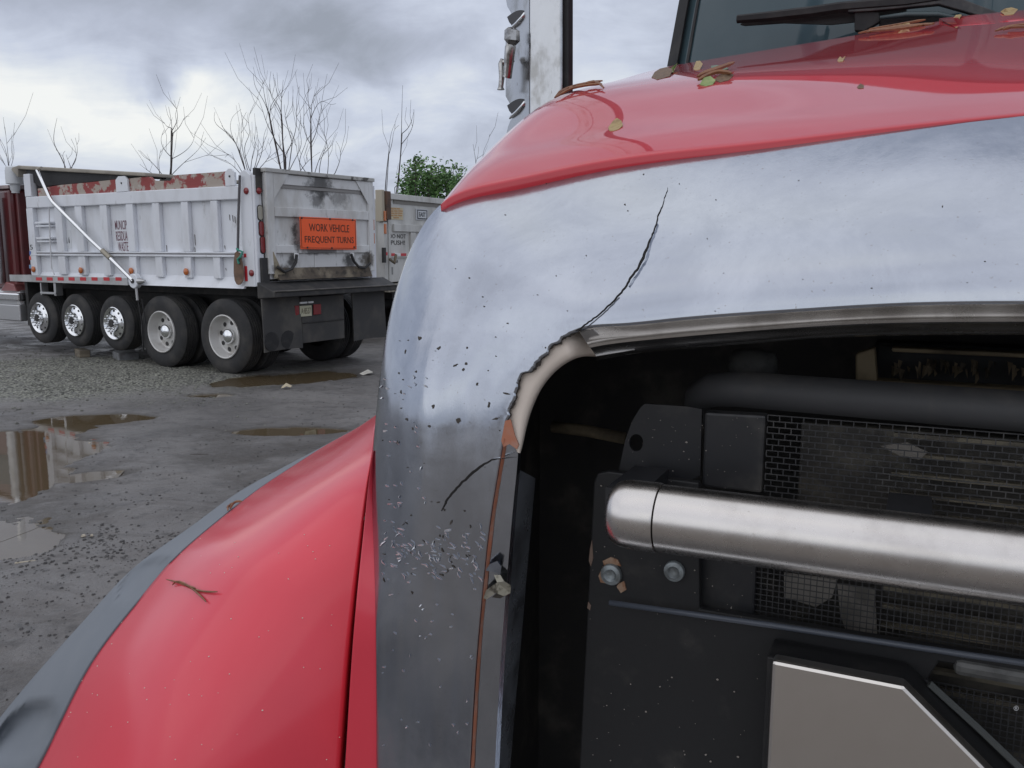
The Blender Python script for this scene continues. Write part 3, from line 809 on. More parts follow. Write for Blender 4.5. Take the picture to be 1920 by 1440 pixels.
for j in range(nR):
    # pair the two edges by height in the picture rather than by index
    x1, y1 = to[j][0], to[j][1]
    kk = min(nR - 1, j)
    x0, y0, s0 = ti[kk]; s0 /= 1000
    for i in range(nt_):
        a = i / (nt_ - 1)
        x = x0 * (1 - a) + x1 * a; y = y0 * (1 - a) + y1 * a
        s_ = s0 - 0.006 + 0.03 * a + 0.03 * a ** 4
        for (cx, cy, ax, L, Wd, dp) in ((272, 1086, -0.66, 60, 30, 0.034), (48, 1374, -0.72, 74, 44, 0.04)):
            u, v_ = pocket(x, y, cx, cy, ax, L, Wd)
            rr = sqrt(u * u + v_ * v_)
            if rr < 1: s_ += dp * (1 - rr ** 4) * (0.25 + 0.75 * max(0, min(1, 0.5 - v_)))
        TV[i + 1, j] = tp(x, y, s_)
TV[0] = TV[1] - WW * 0.03 + np.array([0, 0, -0.01])
TV[nt_ + 1] = TV[nt_] - WW * 0.03 - UU * 0.0 + np.array([0, 0, -0.03])
TV[nt_ + 2] = TV[nt_] - WW * 0.06 + UU * 0.06 + np.array([0, 0, -0.04])
Vv, Ff = TV.reshape(-1, 3), grid(nt_ + 3, nR)
both('wheel_arch_trim', Vv, Ff, trimgrey, TRUCK, smooth=True)

# --- dark engine bay behind the opening
def fr(px, py, s): return tp(px, py, s)
def panel(name, poly, s, thick, mat, parent=None, bevel=0.003, **kw):
    P = [tp(x, y, s) for x, y in poly]
    return MB().prism(P, -WW * thick).build(name, mat, parent or TRUCK, bevel=bevel, **kw)
lower = tp(960, 1440, 0)
mb = MB(); u0 = -0.62
mb.hexa([tu(u0, .62, .6), tu(2 * UC - u0, .62, .6), tu(2 * UC - u0, .62, 1.9), tu(u0, .62, 1.9)], [tu(u0, .60, .6), tu(2 * UC - u0, .60, .6), tu(2 * UC - u0, .60, 1.9), tu(u0, .60, 1.9)])
for sgn in (0, 1):
    ua = u0 if not sgn else 2 * UC - u0
    ub = ua + (0.10 if not sgn else -0.10)
    mb.hexa([tu(ua, .60, .6), tu(ub, .06, .6), tu(ub, .06, 1.62), tu(ua, .60, 1.75)], [tu(ua - .01, .60, .6), tu(ub - .01, .06, .6), tu(ub - .01, .06, 1.62), tu(ua - .01, .60, 1.75)])
mb.hexa([tu(u0, .62, 1.9), tu(2 * UC - u0, .62, 1.9), tu(2 * UC - u0, .14, 1.69), tu(u0 + .04, .14, 1.69)], [tu(u0, .62, 1.91), tu(2 * UC - u0, .62, 1.91), tu(2 * UC - u0, .14, 1.70), tu(u0 + .04, .14, 1.70)])
mb.build('radiator_shroud', M('dusty_shroud', (0.045, 0.042, 0.040), 0.7, var=((0.14, 0.125, 0.105), 9, 0.48, 0.75, 0.8), var2=((0.015, 0.015, 0.015), 5, 0.5, 0.7, 0.7), pos='World'), TRUCK)
UEND = 0.72
def uz(px, py, s):
    a = to_uvs(tp(px, py, s)); return a[0], a[2]
def hbar(name, pL, pB, s0, s1, mat, u1=UEND, bevel=0.006, **kw):
    """level bar from the left picture points (top, bottom) across the truck"""
    (ua, za), (_, zb) = uz(*pL, s0), uz(*pB, s0)
    return MB().hexa([tu(ua, s1, zb), tu(u1, s1, zb), tu(u1, s1, za), tu(ua, s1, za)], [tu(ua, s0, zb), tu(u1, s0, zb), tu(u1, s0, za), tu(ua, s0, za)]).build(name, mat, TRUCK, bevel=bevel, **kw)
# charge-air duct with rounded end, running across the top
ua, za = uz(1300, 757, .20); ub_, zt = uz(1330, 712, .20); _, zb = uz(1330, 772, .20)
prof = []
rb = 0.022
duct = MB()
zc = (zt + zb) / 2 ; hh = (zt - zb) / 2
path = [tu(ua - .012, .26, zb - 0.02), tu(ua, .235, zc - .006), tu(ua + .02, .22, zc + .004), tu(ua + .05, .215, zc + .008), tu(UEND, .215, zc - 0.004)]
duct.tube(path, [hh * .8, hh, hh * 1.12, hh * 1.18, hh * 1.25], n=8)
duct.build('air_duct', M('dusty_duct', (0.075, 0.075, 0.078), 0.6, var=((0.15, 0.14, 0.13), 10, 0.45, 0.72, 0.7), var2=((0.2, 0.18, 0.16), 60, 0.68, 0.8, 0.6), pos='World'), TRUCK, auto=60)
# hose clamp blob above it
bb = MB(); c_ = tp(1412, 688, .30)
bb.lathe([(-.03, .012), (-.026, .02), (-.01, .0235), (.01, .0235), (.026, .02), (.03, .012)], c_, UU, 16)
bb.build('hose_end', M('dusty_rubber', (0.10, 0.10, 0.095), 0.8, var=((0.05, 0.05, 0.05), 30, .4, .6, .8), pos='World'), TRUCK, smooth=True)
# cooler slot with its tan frame and loose debris
tanm = M('dusty_tan_frame', (0.34, 0.27, 0.17), 0.8, var=((0.08, 0.065, 0.045), 14, 0.4, 0.7, 0.8), pos='World')
hbar('cooler_frame', (1605, 712), (1605, 729), .34, .38, tanm)
hbar('cooler_frame', (1672, 652), (1672, 660), .35, .38, tanm)
panel('cooler_frame', [(1604, 664), (1640, 652), (1645, 715), (1604, 716)], .345, .03, tanm)
rr_ = random.Random(4); mb = MB()
for k in range(70):
    x = rr_.uniform(1660, 2050); y = rr_.uniform(668, 690) + 0.10 * (x - 1640) * 0.3; L = rr_.uniform(14, 34); w_ = rr_.uniform(4, 11)
    a = [(x, y), (x + w_, y + 3), (x + w_ * .7 + rr_.uniform(-5, 5), y + L * .6), (x + rr_.uniform(-3, 6), y + L)]
    s_ = rr_.uniform(.35, .39)
    mb.prism([tp(p[0], p[1], s_ + rr_.uniform(-.006, .006)) for p in a], -WW * .002)
mb.build('caught_debris', M('leaf_litter', (0.20, 0.155, 0.10), 0.9, var=((0.03, 0.025, 0.02), 30, 0.4, 0.6, 0.9), pos='World'), TRUCK, kind='stuff')
hbar('cooler_core', (1640, 640), (1640, 735), .42, .46, black)
# tan cross pipe deep on the left
MB().tube([tp(1036, 800, .42), tp(1100, 808, .42), tp(1172, 822, .42)], .0095, 10).build('cross_pipe', tanm, TRUCK, smooth=True)
# mounting bracket with an oval hole, and the plate beside it
def plate_hole(name, poly, hole, s, thick, mat):
    """flat plate with one oval hole: rim and hole joined as a ring of quads"""
    cx, cy, rx, ry = hole; n = 48
    H_ = [(cx + rx * cos(2 * pi * k / n), cy + ry * sin(2 * pi * k / n)) for k in range(n)]
    O_ = []
    for (hx, hy) in H_:
        dx, dy = hx - cx, hy - cy; best = None
        for i in range(len(poly)):
            (ax, ay), (bx, by) = poly[i], poly[(i + 1) % len(poly)]
            ex, ey = bx - ax, by - ay; det = dx * (-ey) + ex * dy
            if abs(det) < 1e-9: continue
            t = ((ax - cx) * (-ey) + ex * (ay - cy)) / det; u = (dx * (ay - cy) - dy * (ax - cx)) / det
            if t > 0 and -1e-6 <= u <= 1 + 1e-6 and (best is None or t < best): best = t
        O_.append((cx + dx * best, cy + dy * best))
    V = [tp(x, y, s) for x, y in O_] + [tp(x, y, s) for x, y in H_] + [tp(x, y, s) - WW * thick for x, y in O_] + [tp(x, y, s) - WW * thick for x, y in H_]
    Fc = []
    for k in range(n):
        k2 = (k + 1) % n
        Fc += [(k, k2, n + k2, n + k), (2 * n + k2, 2 * n + k, 3 * n + k, 3 * n + k2), (n + k, n + k2, 3 * n + k2, 3 * n + k), (k2, k, 2 * n + k, 2 * n + k2)]
    return obj(name, V, Fc, mat, TRUCK)
plate_hole('mounting_bracket', [(1205, 757), (1316, 764), (1313, 904), (1205, 890), (1160, 884), (1172, 826), (1185, 790)], (1193, 830, 13, 16), .135, .004, black2)
panel('support_plate', [(1321, 773), (1436, 779), (1428, 925), (1316, 912)], .125, .02, black2)
panel('support_plate', [(1300, 1040), (1418, 1058), (1414, 1160), (1302, 1142)], .125, .02, black2)
# big lower panel with rounded top corner
panel('lower_panel', [(1113, 905), (1120, 888), (1140, 884), (1172, 888), (1310, 905), (1312, 1142), (1980, 1250), (1990, 1275), (1760, 1242), (1738, 1275), (1925, 1460), (1980, 1900), (1062, 1900), (1086, 1440)], .105, .012, black, bevel=0.002)
ledge_u, ledge_z = uz(1143, 1128, .085)
mb = MB()
a0 = tp(1143, 1130, .085); a1 = tp(1800, 1226, .085); 
mb.tube([a0, tp(1450, 1173, .085), a1, tp(2050, 1262, .085)], .0035, 6)
mb.build('panel_ledge', M('blue_black_edge', (0.075, 0.085, 0.105), 0.35, rvar=(20, 0.2), pos='World'), TRUCK, smooth=True)
hbar('grey_ledge', (1790, 1238), (1790, 1268), .10, .12, M('dusty_grey_metal', (0.13, 0.13, 0.125), 0.55, metal=0.3, var=((0.05, 0.05, 0.05), 20, 0.4, 0.65, 0.8), pos='World'))
# bolts, one ringed with flaking rust
zinc = M('dull_zinc', (0.30, 0.33, 0.34), 0.5, metal=0.6, var=((0.15, 0.16, 0.16), 60, 0.4, 0.6, 0.8), pos='World')
for (x, y, r) in ((1147, 1076, .0145), (1265, 1070, .0135)):
    c_ = tp(x, y, .104); k = .80 / 1.0
    r *= 0.86
    bm = MB(); bm.lathe([(0, r * 1.05), (.003, r * 1.05), (.005, r * .98), (.0065, r * .62), (.004, r * .40), (.003, .0)], c_, WW, 20)
    bm.build('bolt', zinc, TRUCK, auto=30)
rust = M('flaking_rust', (0.34, 0.24, 0.17), 0.9, var=((0.22, 0.10, 0.05), 60, 0.4, 0.6, 0.9), pos='World')
for poly in ([(1130, 1052), (1145, 1045), (1158, 1050), (1164, 1062), (1150, 1058), (1134, 1066)], [(1122, 1080), (1130, 1062), (1136, 1074), (1136, 1094), (1126, 1092)], [(1160, 1094), (1170, 1090), (1174, 1106), (1164, 1112), (1156, 1100)]):
    panel('rust_flake', poly, .103, .002, rust, bevel=0)
for poly in ([(1110, 1012), (1106, 1030), (1104, 1052), (1108, 1062), (1112, 1046)], [(1103, 1128), (1101, 1140), (1106, 1145), (1108, 1136)]):
    panel('bare_spot', poly, .104, .001, M('bare_brown', (0.16, 0.11, 0.085), 0.8) if 'bare_brown' not in MATS else MATS['bare_brown'], bevel=0)

# grit stuck on the black panels
gm = MB(); r_ = random.Random(31)
for k in range(130):
    x, y = r_.uniform(1095, 1440), r_.uniform(900, 1440)
    if k % 3 == 0: x, y = r_.uniform(1175, 1425), r_.uniform(780, 900)
    s_ = .1035 if k % 3 else .1235
    V, Fc = lump(tp(x, y, s_), .0005 + .0012 * r_.random() ** 4, .8, 5); gm.add(V, Fc)
gm.build('stuck_grit', M('grey_grit', (0.30, 0.27, 0.24), 0.9), TRUCK, kind='stuff')

# --- woven wire screens
wire = M('black_wire', (0.030, 0.030, 0.032), 0.5, var=((0.09, 0.085, 0.08), 30, 0.5, 0.7, 0.6), pos='World')
def screen(name, ul, ur, zt, zb, s, pu, pz, stag, r):
    mb = MB(); nz = int((zt - zb) / pz); nu = int((ur - ul) / pu)
    for i in range(nz + 1):
        z = zt - i * pz
        mb.box((0, 0, 0), (0, 0, 0)) if False else None
        mb.hexa([tu(ul, s + r, z - r), tu(ur, s + r, z - r), tu(ur, s + r, z + r), tu(ul, s + r, z + r)], [tu(ul, s - r, z - r), tu(ur, s - r, z - r), tu(ur, s - r, z + r), tu(ul, s - r, z + r)])
        if i == nz: break
        for k in range(nu + 1):
            u = ul + (k + (0.5 if stag and i % 2 else 0)) * pu
            if u > ur: continue
            mb.hexa([tu(u - r, s + r * .8, z - pz), tu(u + r, s + r * .8, z - pz), tu(u + r, s + r * .8, z), tu(u - r, s + r * .8, z)], [tu(u - r, s - r * .8, z - pz), tu(u + r, s - r * .8, z - pz), tu(u + r, s - r * .8, z), tu(u - r, s - r * .8, z)])
    mb.build(name, wire, TRUCK, kind='stuff')
ul, zt = uz(1440, 778, .128); _, zb = uz(1440, 935, .128)
screen('wire_screen', ul, UEND, zt, zb, .128, .0126, .0066, True, .00052)
ul, zt = uz(1418, 1050, .128); _, zb = uz(1418, 1176, .128)
screen('wire_screen', ul, UEND, zt, zb, .128, .0066, .0066, False, .00048)
ul3, zt3 = uz(1735, 1275, .128)
screen('wire_screen', ul3, UEND, zt3, zt3 - .14, .128, .0066, .0066, False, .00048)
# radiator core seen through the screens
core = M('radiator_fins', (0.045, 0.042, 0.038), 0.6, metal=0.4, var=((0.12, 0.11, 0.09), 22, 0.45, 0.7, 0.8), pos='World')
ztub = zc - hh * 1.3
for k in range(14):
    z = ztub - k * .022
    MB().hexa([tu(-.02, .19, z - .0022), tu(UEND, .19, z - .0022), tu(UEND, .19, z + .0022), tu(-.02, .19, z + .0022)], [tu(-.02, .18, z - .0022), tu(UEND, .18, z - .0022), tu(UEND, .18, z + .0022), tu(-.02, .18, z + .0022)]).build('cooling_tube', M('tan_tube', (0.17, 0.15, 0.11), 0.55, metal=0.3, var=((0.05, 0.045, 0.04), 25, 0.4, 0.6, 0.8), pos='World') if 'tan_tube' not in MATS else MATS['tan_tube'], TRUCK)
MB().hexa([tu(-.12, .23, 1.05), tu(UEND, .23, 1.05), tu(UEND, .23, ztub), tu(-.12, .23, ztub)], [tu(-.12, .21, 1.05), tu(UEND, .21, 1.05), tu(UEND, .21, ztub), tu(-.12, .21, ztub)]).build('radiator_core', core, TRUCK)
palem = M('pale_caked_dust', (0.19, 0.175, 0.155), 0.9, var=((0.08, 0.075, 0.065), 20, 0.4, 0.65, 0.9), pos='World')
for poly in ([(1470, 1075), (1570, 1088), (1560, 1120), (1530, 1138), (1470, 1120)], [(1570, 1095), (1640, 1105), (1645, 1200), (1590, 1195), (1575, 1150)], [(1650, 836), (1700, 830), (1740, 848), (1725, 862), (1690, 856)]):
    panel('caked_dust', poly, .165, .004, palem, bevel=0)

# --- chrome grille bar with its rounded end cap
cA = tp(1192, 965, -.012); R_B = .0345
zA = cA[2]; uA = to_uvs(cA)[0]
def bar_at(u): return tu(u, -.012, zA)
ucap, _ = uz(1240, 968, -.012); ul_, _ = uz(1143, 965, -.012)
bar = MB(); bar.lathe([(0, R_B * .90), (.0005, R_B * .985), (UEND - ucap, R_B * .985)], bar_at(ucap), UU, 40)
BAR = bar.build('grille_bar', steel, TRUCK, auto=40)
cap = MB(); Lc = ucap - ul_
cap.lathe([(0, 0.0), (.0006, R_B * .45), (.003, R_B * .72), (.008, R_B * .90), (.015, R_B * .985), (.022, R_B * 1.015), (Lc - .0035, R_B * 1.02), (Lc - .0012, R_B * 1.0), (Lc - .0006, R_B * .95)], bar_at(ul_), UU, 40)
cap.build('end_cap', steel, BAR, auto=40)
# brackets that carry the bar
for (x, y) in ((1192, 968), (1700, 1020)):
    c_ = tp(x, y, .05); a = to_uvs(c_)
    MB().hexa([tu(a[0] - .02, .11, zA - .02), tu(a[0] + .02, .11, zA - .02), tu(a[0] + .02, .11, zA + .02), tu(a[0] - .02, .11, zA + .02)], [tu(a[0] - .02, .005, zA - .02), tu(a[0] + .02, .005, zA - .02), tu(a[0] + .02, .005, zA + .02), tu(a[0] - .02, .005, zA + .02)]).build('bar_bracket', black2, TRUCK)

# --- polished emblem plate below the bar
poly = [(1447, 1238), (1695, 1286), (1848, 1440), (2060, 1660), (2060, 1760), (1425, 1760), (1437, 1440)]
panel('emblem_plate', poly, .030, .02, M('satin_emblem', (0.68, 0.64, 0.60), 0.30, metal=1.0, rvar=(40, 0.1), bump=(300, 0.05, 0.001), pos='World'), bevel=0.004, label='satin metal emblem plate with a cut corner')
panel('emblem_backing', [(1438, 1231), (1698, 1281), (1858, 1440), (2072, 1660), (2072, 1770), (1416, 1770), (1427, 1440)], .050, .05, black, bevel=0.002)
mb = MB(); mb.tube([tp(1742, 1282, .09), tp(1830, 1362, .09), tp(1935, 1462, .09), tp(2060, 1590, .09)], .0038, 6)
mb.build('diagonal_rod', M('grey_green_metal', (0.16, 0.17, 0.165), 0.45, metal=0.6, pos='World'), TRUCK)
lettering('\u00ae', lambda u, v_, d_: tp(1900.5 + 9.5 * u, 1332.5 - 9.5 * v_, .120) + WW * (d_), M('white_print', (0.7, 0.7, 0.7), 0.6), TRUCK, depth=.0004)

# --- windshield, wiper, cab
glass = M('tinted_windshield', (0.045, 0.075, 0.088), 0.03, spec=0.45, rvar=(3, 0.03), var=((0.07, 0.10, 0.11), 2, 0.4, 0.7, 0.6), pos='World')
pA = to_uvs(tp(1262, 124, 2.75)); uP, zP = pA[0], pA[2]
ulean, slean = 0.075, 0.30         # per metre of height
def ws(f, z):
    """windshield sheet: f 0 at the pillar, 1 at the centre line"""
    u = uP + ulean * (z - zP); u = u + (UC - u) * f
    return tu(u, 2.75 - 0.30 * (1 - (1 - f) ** 2) + slean * (z - zP), z)
zw0, zw1 = 2.05, 3.05
nw = 16
Vw = [ws(i / nw * 1.0, z) for z in (zw0, 2.4, 2.7, zw1) for i in range(nw + 1)]
Vv, Ff = mirror(Vw, grid(4, nw + 1))
obj('windshield', Vv, Ff, glass, TRUCK, smooth=True, solid=0.008)
def pillar(name, f0, f1, out, mat, w=None):
    for sg in (0, 1):
        mb = MB()
        P0 = [ws(f0, zw0) + WW * out, ws(f1, zw0) + WW * out, ws(f1, zw1) + WW * out, ws(f0, zw1) + WW * out]
        P1 = [p - WW * (out + .03) for p in P0]
        if sg:
            P0, _ = mirror(P0, []); P0 = P0[4:]; P1, _ = mirror(P1, []); P1 = P1[4:]
        mb.hexa(P1, P0)
        mb.build(name, mat, TRUCK, bevel=0.004)
pillar('pillar_trim', -0.022, 0.022, .02, rubber)
pillar('windshield_seal', 0.055, 0.068, .008, rubber)
MBc = MB()
zr = 3.12
for sg in (1,):
    a = [tu(uP - .03, 2.80, 1.0), tu(2 * UC - uP + .03, 2.80, 1.0), tu(2 * UC - uP + .03, 2.80, zw0), tu(uP - .03, 2.80, zw0)]
    b = [tu(uP - .03, 4.6, 1.0), tu(2 * UC - uP + .03, 4.6, 1.0), tu(2 * UC - uP + .03, 4.6, zw0), tu(uP - .03, 4.6, zw0)]
    MBc.hexa(b, a)
    zt_ = zr; du = ulean * (zt_ - zP)
    a2 = [tu(uP + .02, 3.03, zw0), tu(2 * UC - uP - .02, 3.03, zw0), tu(2 * UC - uP - .02 - du, 3.03, zt_ - .08), tu(uP + .02 + du, 3.03, zt_ - .08)]
    b2 = [tu(uP - .03, 4.6, zw0), tu(2 * UC - uP + .03, 4.6, zw0), tu(2 * UC - uP - du, 4.6, zt_ + .05), tu(uP + du, 4.6, zt_ + .05)]
    MBc.hexa(b2, a2)
    roof0 = [ws(0, zw1), ws(1, zw1)]
MBc.build('cab', red, TRUCK, bevel=0.03)
mb = MB(); rp_ = [ws(i / 8, zw1) for i in range(9)]
for i in range(8):
    for sg in (0, 1):
        A = [rp_[i] + WW * .03, rp_[i + 1] + WW * .03, rp_[i + 1] + WW * .03 + [0, 0, .12], rp_[i] + WW * .03 + np.array([0, 0, .12])]
        B = [p - WW * .5 + np.array([0, 0, .03]) for p in A]
        if sg: A = mirror(A, [])[0][4:]; B = mirror(B, [])[0][4:]
        mb.hexa(B, A)
mb.build('roof_visor', red, TRUCK)
for sg in (0, 1):
    u = uP - .035 if not sg else 2 * UC - uP + .035
    MB().hexa([tu(u, 3.1, 2.15), tu(u, 3.9, 2.15), tu(u, 3.85, 2.85), tu(u, 3.25, 2.85)], [tu(u + .01, 3.1, 2.15), tu(u + .01, 3.9, 2.15), tu(u + .01, 3.85, 2.85), tu(u + .01, 3.25, 2.85)]).build('side_window', glass, TRUCK)
cowl = MB(); cowl.hexa([tu(uP, 2.9, 1.9), tu(2 * UC - uP, 2.9, 1.9), tu(2 * UC - uP, 2.9, 2.2), tu(uP, 2.9, 2.2)], [tu(uP, 2.05, 1.9), tu(2 * UC - uP, 2.05, 1.9), tu(2 * UC - uP, 2.05, 2.2), tu(uP, 2.05, 2.2)])
cowl.build('cowl', black, TRUCK)
# wiper: blade, spine, linked arm
WS = 2.40
wi = MB(); wi.tube([tp(1382, 36, WS), tp(1440, 31, WS), tp(1520, 22, WS), tp(1575, 14, WS), tp(1700, 4, WS), tp(1800, -10, WS)], [.014, .017, .018, .018, .018, .016], 6)
WIP = wi.build('wiper', rubber, TRUCK)
MB().prism([tp(x, y, WS + .03) for x, y in ((1388, 46), (1400, 34), (1560, 22), (1700, 16), (1700, 30), (1560, 46), (1470, 43), (1396, 48))], -WW * .01).build('wiper_blade', rubber, WIP)
ar = MB(); ar.prism([tp(x, y, WS - .01) for x, y in ((1590, 10), (1640, 6), (1745, -4), (1795, -6), (1880, 26), (1838, 30), (1760, 8), (1700, 14), (1640, 20), (1590, 23))], -WW * .03)
ar.build('wiper_arm', M('dusty_black_metal', (0.035, 0.035, 0.038), 0.5, var=((0.09, 0.085, 0.08), 20, 0.4, 0.7, 0.8), pos='World'), WIP, bevel=.003)
pm = MB(); pm.prism([tp(x, y, WS) for x, y in ((1602, 22), (1648, 22), (1650, 40), (1620, 58), (1602, 57))], -WW * .03); pm.prism([tp(x, y, WS + .03) for x, y in ((1648, 26), (1700, 22), (1780, 26), (1840, 32), (1836, 60), (1648, 60))], -WW * .03)
pm.build('wiper_linkage', rubber, WIP, bevel=.003)
MB().tube([tp(1650, 33, WS - .01), tp(1700, 27, WS - .01), tp(1760, 27, WS - .01), tp(1815, 38, WS - .01)], [.006, .009, .009, .005], 6).build('washer_hose', M('teal_rubber', (0.06, 0.085, 0.09), 0.4), WIP, smooth=True)

# --- exhaust heat shield standing beside the cab
XS = 1.70
def facet(poly, s, th_): return MB().prism([tp(x, y, s) for x, y in poly], -WW * th_)
SH = facet([(992, -700), (992, 330), (1053, 330), (1053, -700)], XS, .02).build('exhaust_shield', stack_metal, TRUCK, bevel=.006, label='tall faceted chrome exhaust shield with punched louvres')
def sp(x, y): # left facet slants back from the front facet
    return tp(x, y, XS + .001 + (992 - x) * .0016)
def notch(y): return [(951, y), (957, y + 10), (962, y + 22), (962, y + 34), (957, y + 40), (953, y + 50), (950, y + 62)]
left = [(992, -700), (992, 330), (951, 330)] + notch(186)[::-1] + [(948, 180), (948, 72)] + notch(12)[::-1] + [(949, 0), (949, -700)]
mb = MB(); mb.prism([sp(*p) for p in left], -WW * .004); mb.build('shield_side', stack_metal, SH)
back = facet([(1053, -700), (1053, 330), (1066, 330), (1066, -700)], XS + .02, .04); back.build('shield_rear', black, TRUCK, bevel=.004)
MB().lathe([(0, .075), (4.0 - .9, .075)], tu(to_uvs(tp(1005, 200, XS + .14))[0], XS + .14, .9), (0, 0, 1), 20).build('exhaust_pipe', stack_metal, TRUCK, smooth=False, auto=40)
for y in (18, 184):
    out_ = [(951, y + 14)] + [(951 + 32 * k / 8, y + 14 - 13 * sin(pi * .62 * k / 8) ** 1.0) for k in range(1, 9)] + [(982, y + 9), (976, y + 18), (968, y + 26), (960, y + 30), (955, y + 24)]
    mb = MB(); mb.prism([sp(x, yy) + WW * .0012 for x, yy in out_], -WW * .001); mb.build('louvre_opening_shade', M('louvre_shade', (0.045, 0.044, 0.048), 0.5) if 'louvre_shade' not in MATS else MATS['louvre_shade'], SH)  # dark patch painted for the shade inside the louvre
    mb = MB(); mb.tube([sp(984, y + 6) + WW * .001, sp(980, y + 15) + WW * .003, sp(971, y + 26) + WW * .004, sp(961, y + 34) + WW * .003, sp(956, y + 38) + WW * .001], [.003, .006, .007, .006, .003], 8)
    mb.build('louvre_lip', bright, SH, smooth=True)
cl = MB()
cl.tube([sp(974, 60) + WW * .05, sp(973, 64) + WW * .05, sp(973, 82) + WW * .05, sp(971, 88) + WW * .05], [.014, .023, .024, .016], 6)
cl.tube([sp(971, 88) + WW * .05, sp(970, 95) + WW * .05, sp(968, 110) + WW * .05, sp(965, 146) + WW * .05, sp(964, 150) + WW * .05], [.014, .017, .016, .013, .014], 10)
cl.tube([sp(955, 116) + WW * .05, sp(953, 125) + WW * .05, sp(954, 150) + WW * .05, sp(952, 168) + WW * .05, sp(952, 173) + WW * .05], [.006, .010, .009, .008, .012], 10)
cl.tube([sp(968, 112) + WW * .02, sp(956, 124) + WW * .05], [.010, .009], 8)
cl.build('clamp_bolt', M('pitted_chrome_bolt', (0.45, 0.44, 0.43), 0.18, metal=1.0, var=((0.16, 0.15, 0.14), 40, 0.45, 0.6, 0.6), pos='World'), SH, auto=40)
# --- parts of the truck below and behind: bumper, lamps, front wheels, chassis
MB().hexa([tu(-1.05, .35, .42), tu(1.28, .35, .42), tu(1.28, .35, .78), tu(-1.05, .35, .78)], [tu(-.95, -.12, .42), tu(1.18, -.12, .42), tu(1.18, -.12, .78), tu(-.95, -.12, .78)]).build('bumper', bright, TRUCK, bevel=.03)
for sg in (-1, 1):
    u = UC + sg * .88
    wh = MB(); wh.lathe([(-.15, .32), (-.15, .46), (-.12, .51), (0, .525), (.12, .51), (.15, .46), (.15, .32)], tu(u, 1.12, .525), UU, 40, caps=False)
    W_ = wh.build('tyre', rubber, TRUCK, auto=50)
    MB().lathe([(-.14, .30), (0, .22), (.10, .12), (.14, .0)], tu(u, 1.12, .525), UU * -1 if sg < 0 else UU, 24).build('rim', bright, W_, smooth=True)
    MB().lathe([(-.01, .0), (-.008, .08), (.0, .10), (.06, .11)], tu(UC + sg * .98, .05, .70), -WW, 20).build('headlight', M('headlight_glass', (0.6, 0.6, 0.6), 0.1) if 'headlight_glass' not in MATS else MATS['headlight_glass'], TRUCK, smooth=True)
MB().hexa([tu(-.3, 9, .55), tu(.53, 9, .55), tu(.53, 9, .85), tu(-.3, 9, .85)], [tu(-.3, .7, .55), tu(.53, .7, .55), tu(.53, .7, .85), tu(-.3, .7, .85)]).build('chassis', black, TRUCK)
MB().hexa([tu(-.60, 2.6, .75), tu(.83, 2.6, .75), tu(.83, 2.6, 1.5), tu(-.60, 2.6, 1.5)], [tu(-.60, .66, .75), tu(.83, .66, .75), tu(.83, .66, 1.5), tu(-.60, .66, 1.5)]).build('engine', black, TRUCK)

# ================================================================== WHITE DUMP TRUCK (its own frame: x towards its cab, y across, z up)
TD = radians(58)
DH = np.array([-sin(TD), cos(TD), 0]); DR = np.array([cos(TD), sin(TD), 0])
G0 = ground_pt(430, 702)
def DP(p): return G0 + p[0] * DH + p[1] * DR + np.array([0, 0, p[2]])
def sdx(px, py, y0=0.0):
    r = ray(px, py); t = ((G0 - CAM).dot(DR) + y0) / r.dot(DR); P = CAM + r * t
    return float((P - G0).dot(DH)), float(P[2])
def rdx(px, py, x0=-0.72):
    r = ray(px, py); t = ((G0 - CAM).dot(DH) + x0) / r.dot(DH); P = CAM + r * t
    return float((P - G0).dot(DR)), float(P[2])
DUMP = empty('dump_truck', DP((2.2, 1.2, 0)), 'white dump truck with peeling red top boards and an orange tailgate sign', 'truck')
GR = (0.10, 0.09, 0.075)
white = M('white_aluminium', (0.76, 0.78, 0.82), 0.45, var=((0.56, 0.56, 0.57), 2.2, 0.42, 0.72, 0.65), var2=((0.28, 0.265, 0.24), 9, 0.60, 0.80, 0.6), rvar=(6, 0.2), stretch=(1, 1, 0.35), pos='World')
def rp(px, py, x0=-0.74):
    y, z = rdx(px, py, x0); return DP((x0, y, z))
soot = (0.035, 0.033, 0.032)
gatew = M('white_tailgate', (0.68, 0.685, 0.68), 0.5, var=((0.46, 0.445, 0.41), 3, 0.45, 0.7, 0.7), var2=((0.16, 0.15, 0.13), 11, 0.60, 0.78, 0.7), rvar=(8, 0.2), stretch=(1, 1, 0.4), pos='World',
          blobs=[(rp(602, 348), (0.34, 0.34, 0.22), soot, 0.85), (rp(598, 375), (0.20, 0.20, 0.17), soot, 0.7), (rp(640, 372), (0.25, 0.25, 0.16), (0.12, 0.115, 0.11), 0.6), (rp(556, 440), (0.10, 0.10, 0.30), soot, 0.9), (rp(600, 470), (0.5, 0.5, 0.07), soot, 0.75),
                 (rp(552, 490), (0.13, 0.13, 0.14), soot, 0.85), (rp(660, 490), (0.18, 0.18, 0.13), soot, 0.85), (rp(690, 488), (0.18, 0.18, 0.15), (0.08, 0.065, 0.045), 0.9), (rp(530, 508), (0.3, 0.3, 0.10), (0.07, 0.055, 0.04), 0.8), (rp(600, 514), (0.9, 0.9, 0.07), (0.10, 0.08, 0.055), 0.85)])
grime = M('grimy_black', (0.030, 0.029, 0.029), 0.65, var=((0.075, 0.068, 0.06), 5, 0.45, 0.7, 0.7), pos='World')
tire = M('truck_tyre', (0.028, 0.028, 0.029), 0.8, var=((0.065, 0.060, 0.055), 4, 0.4, 0.7, 0.8), bump=(30, 0.3, 0.004), pos='World')
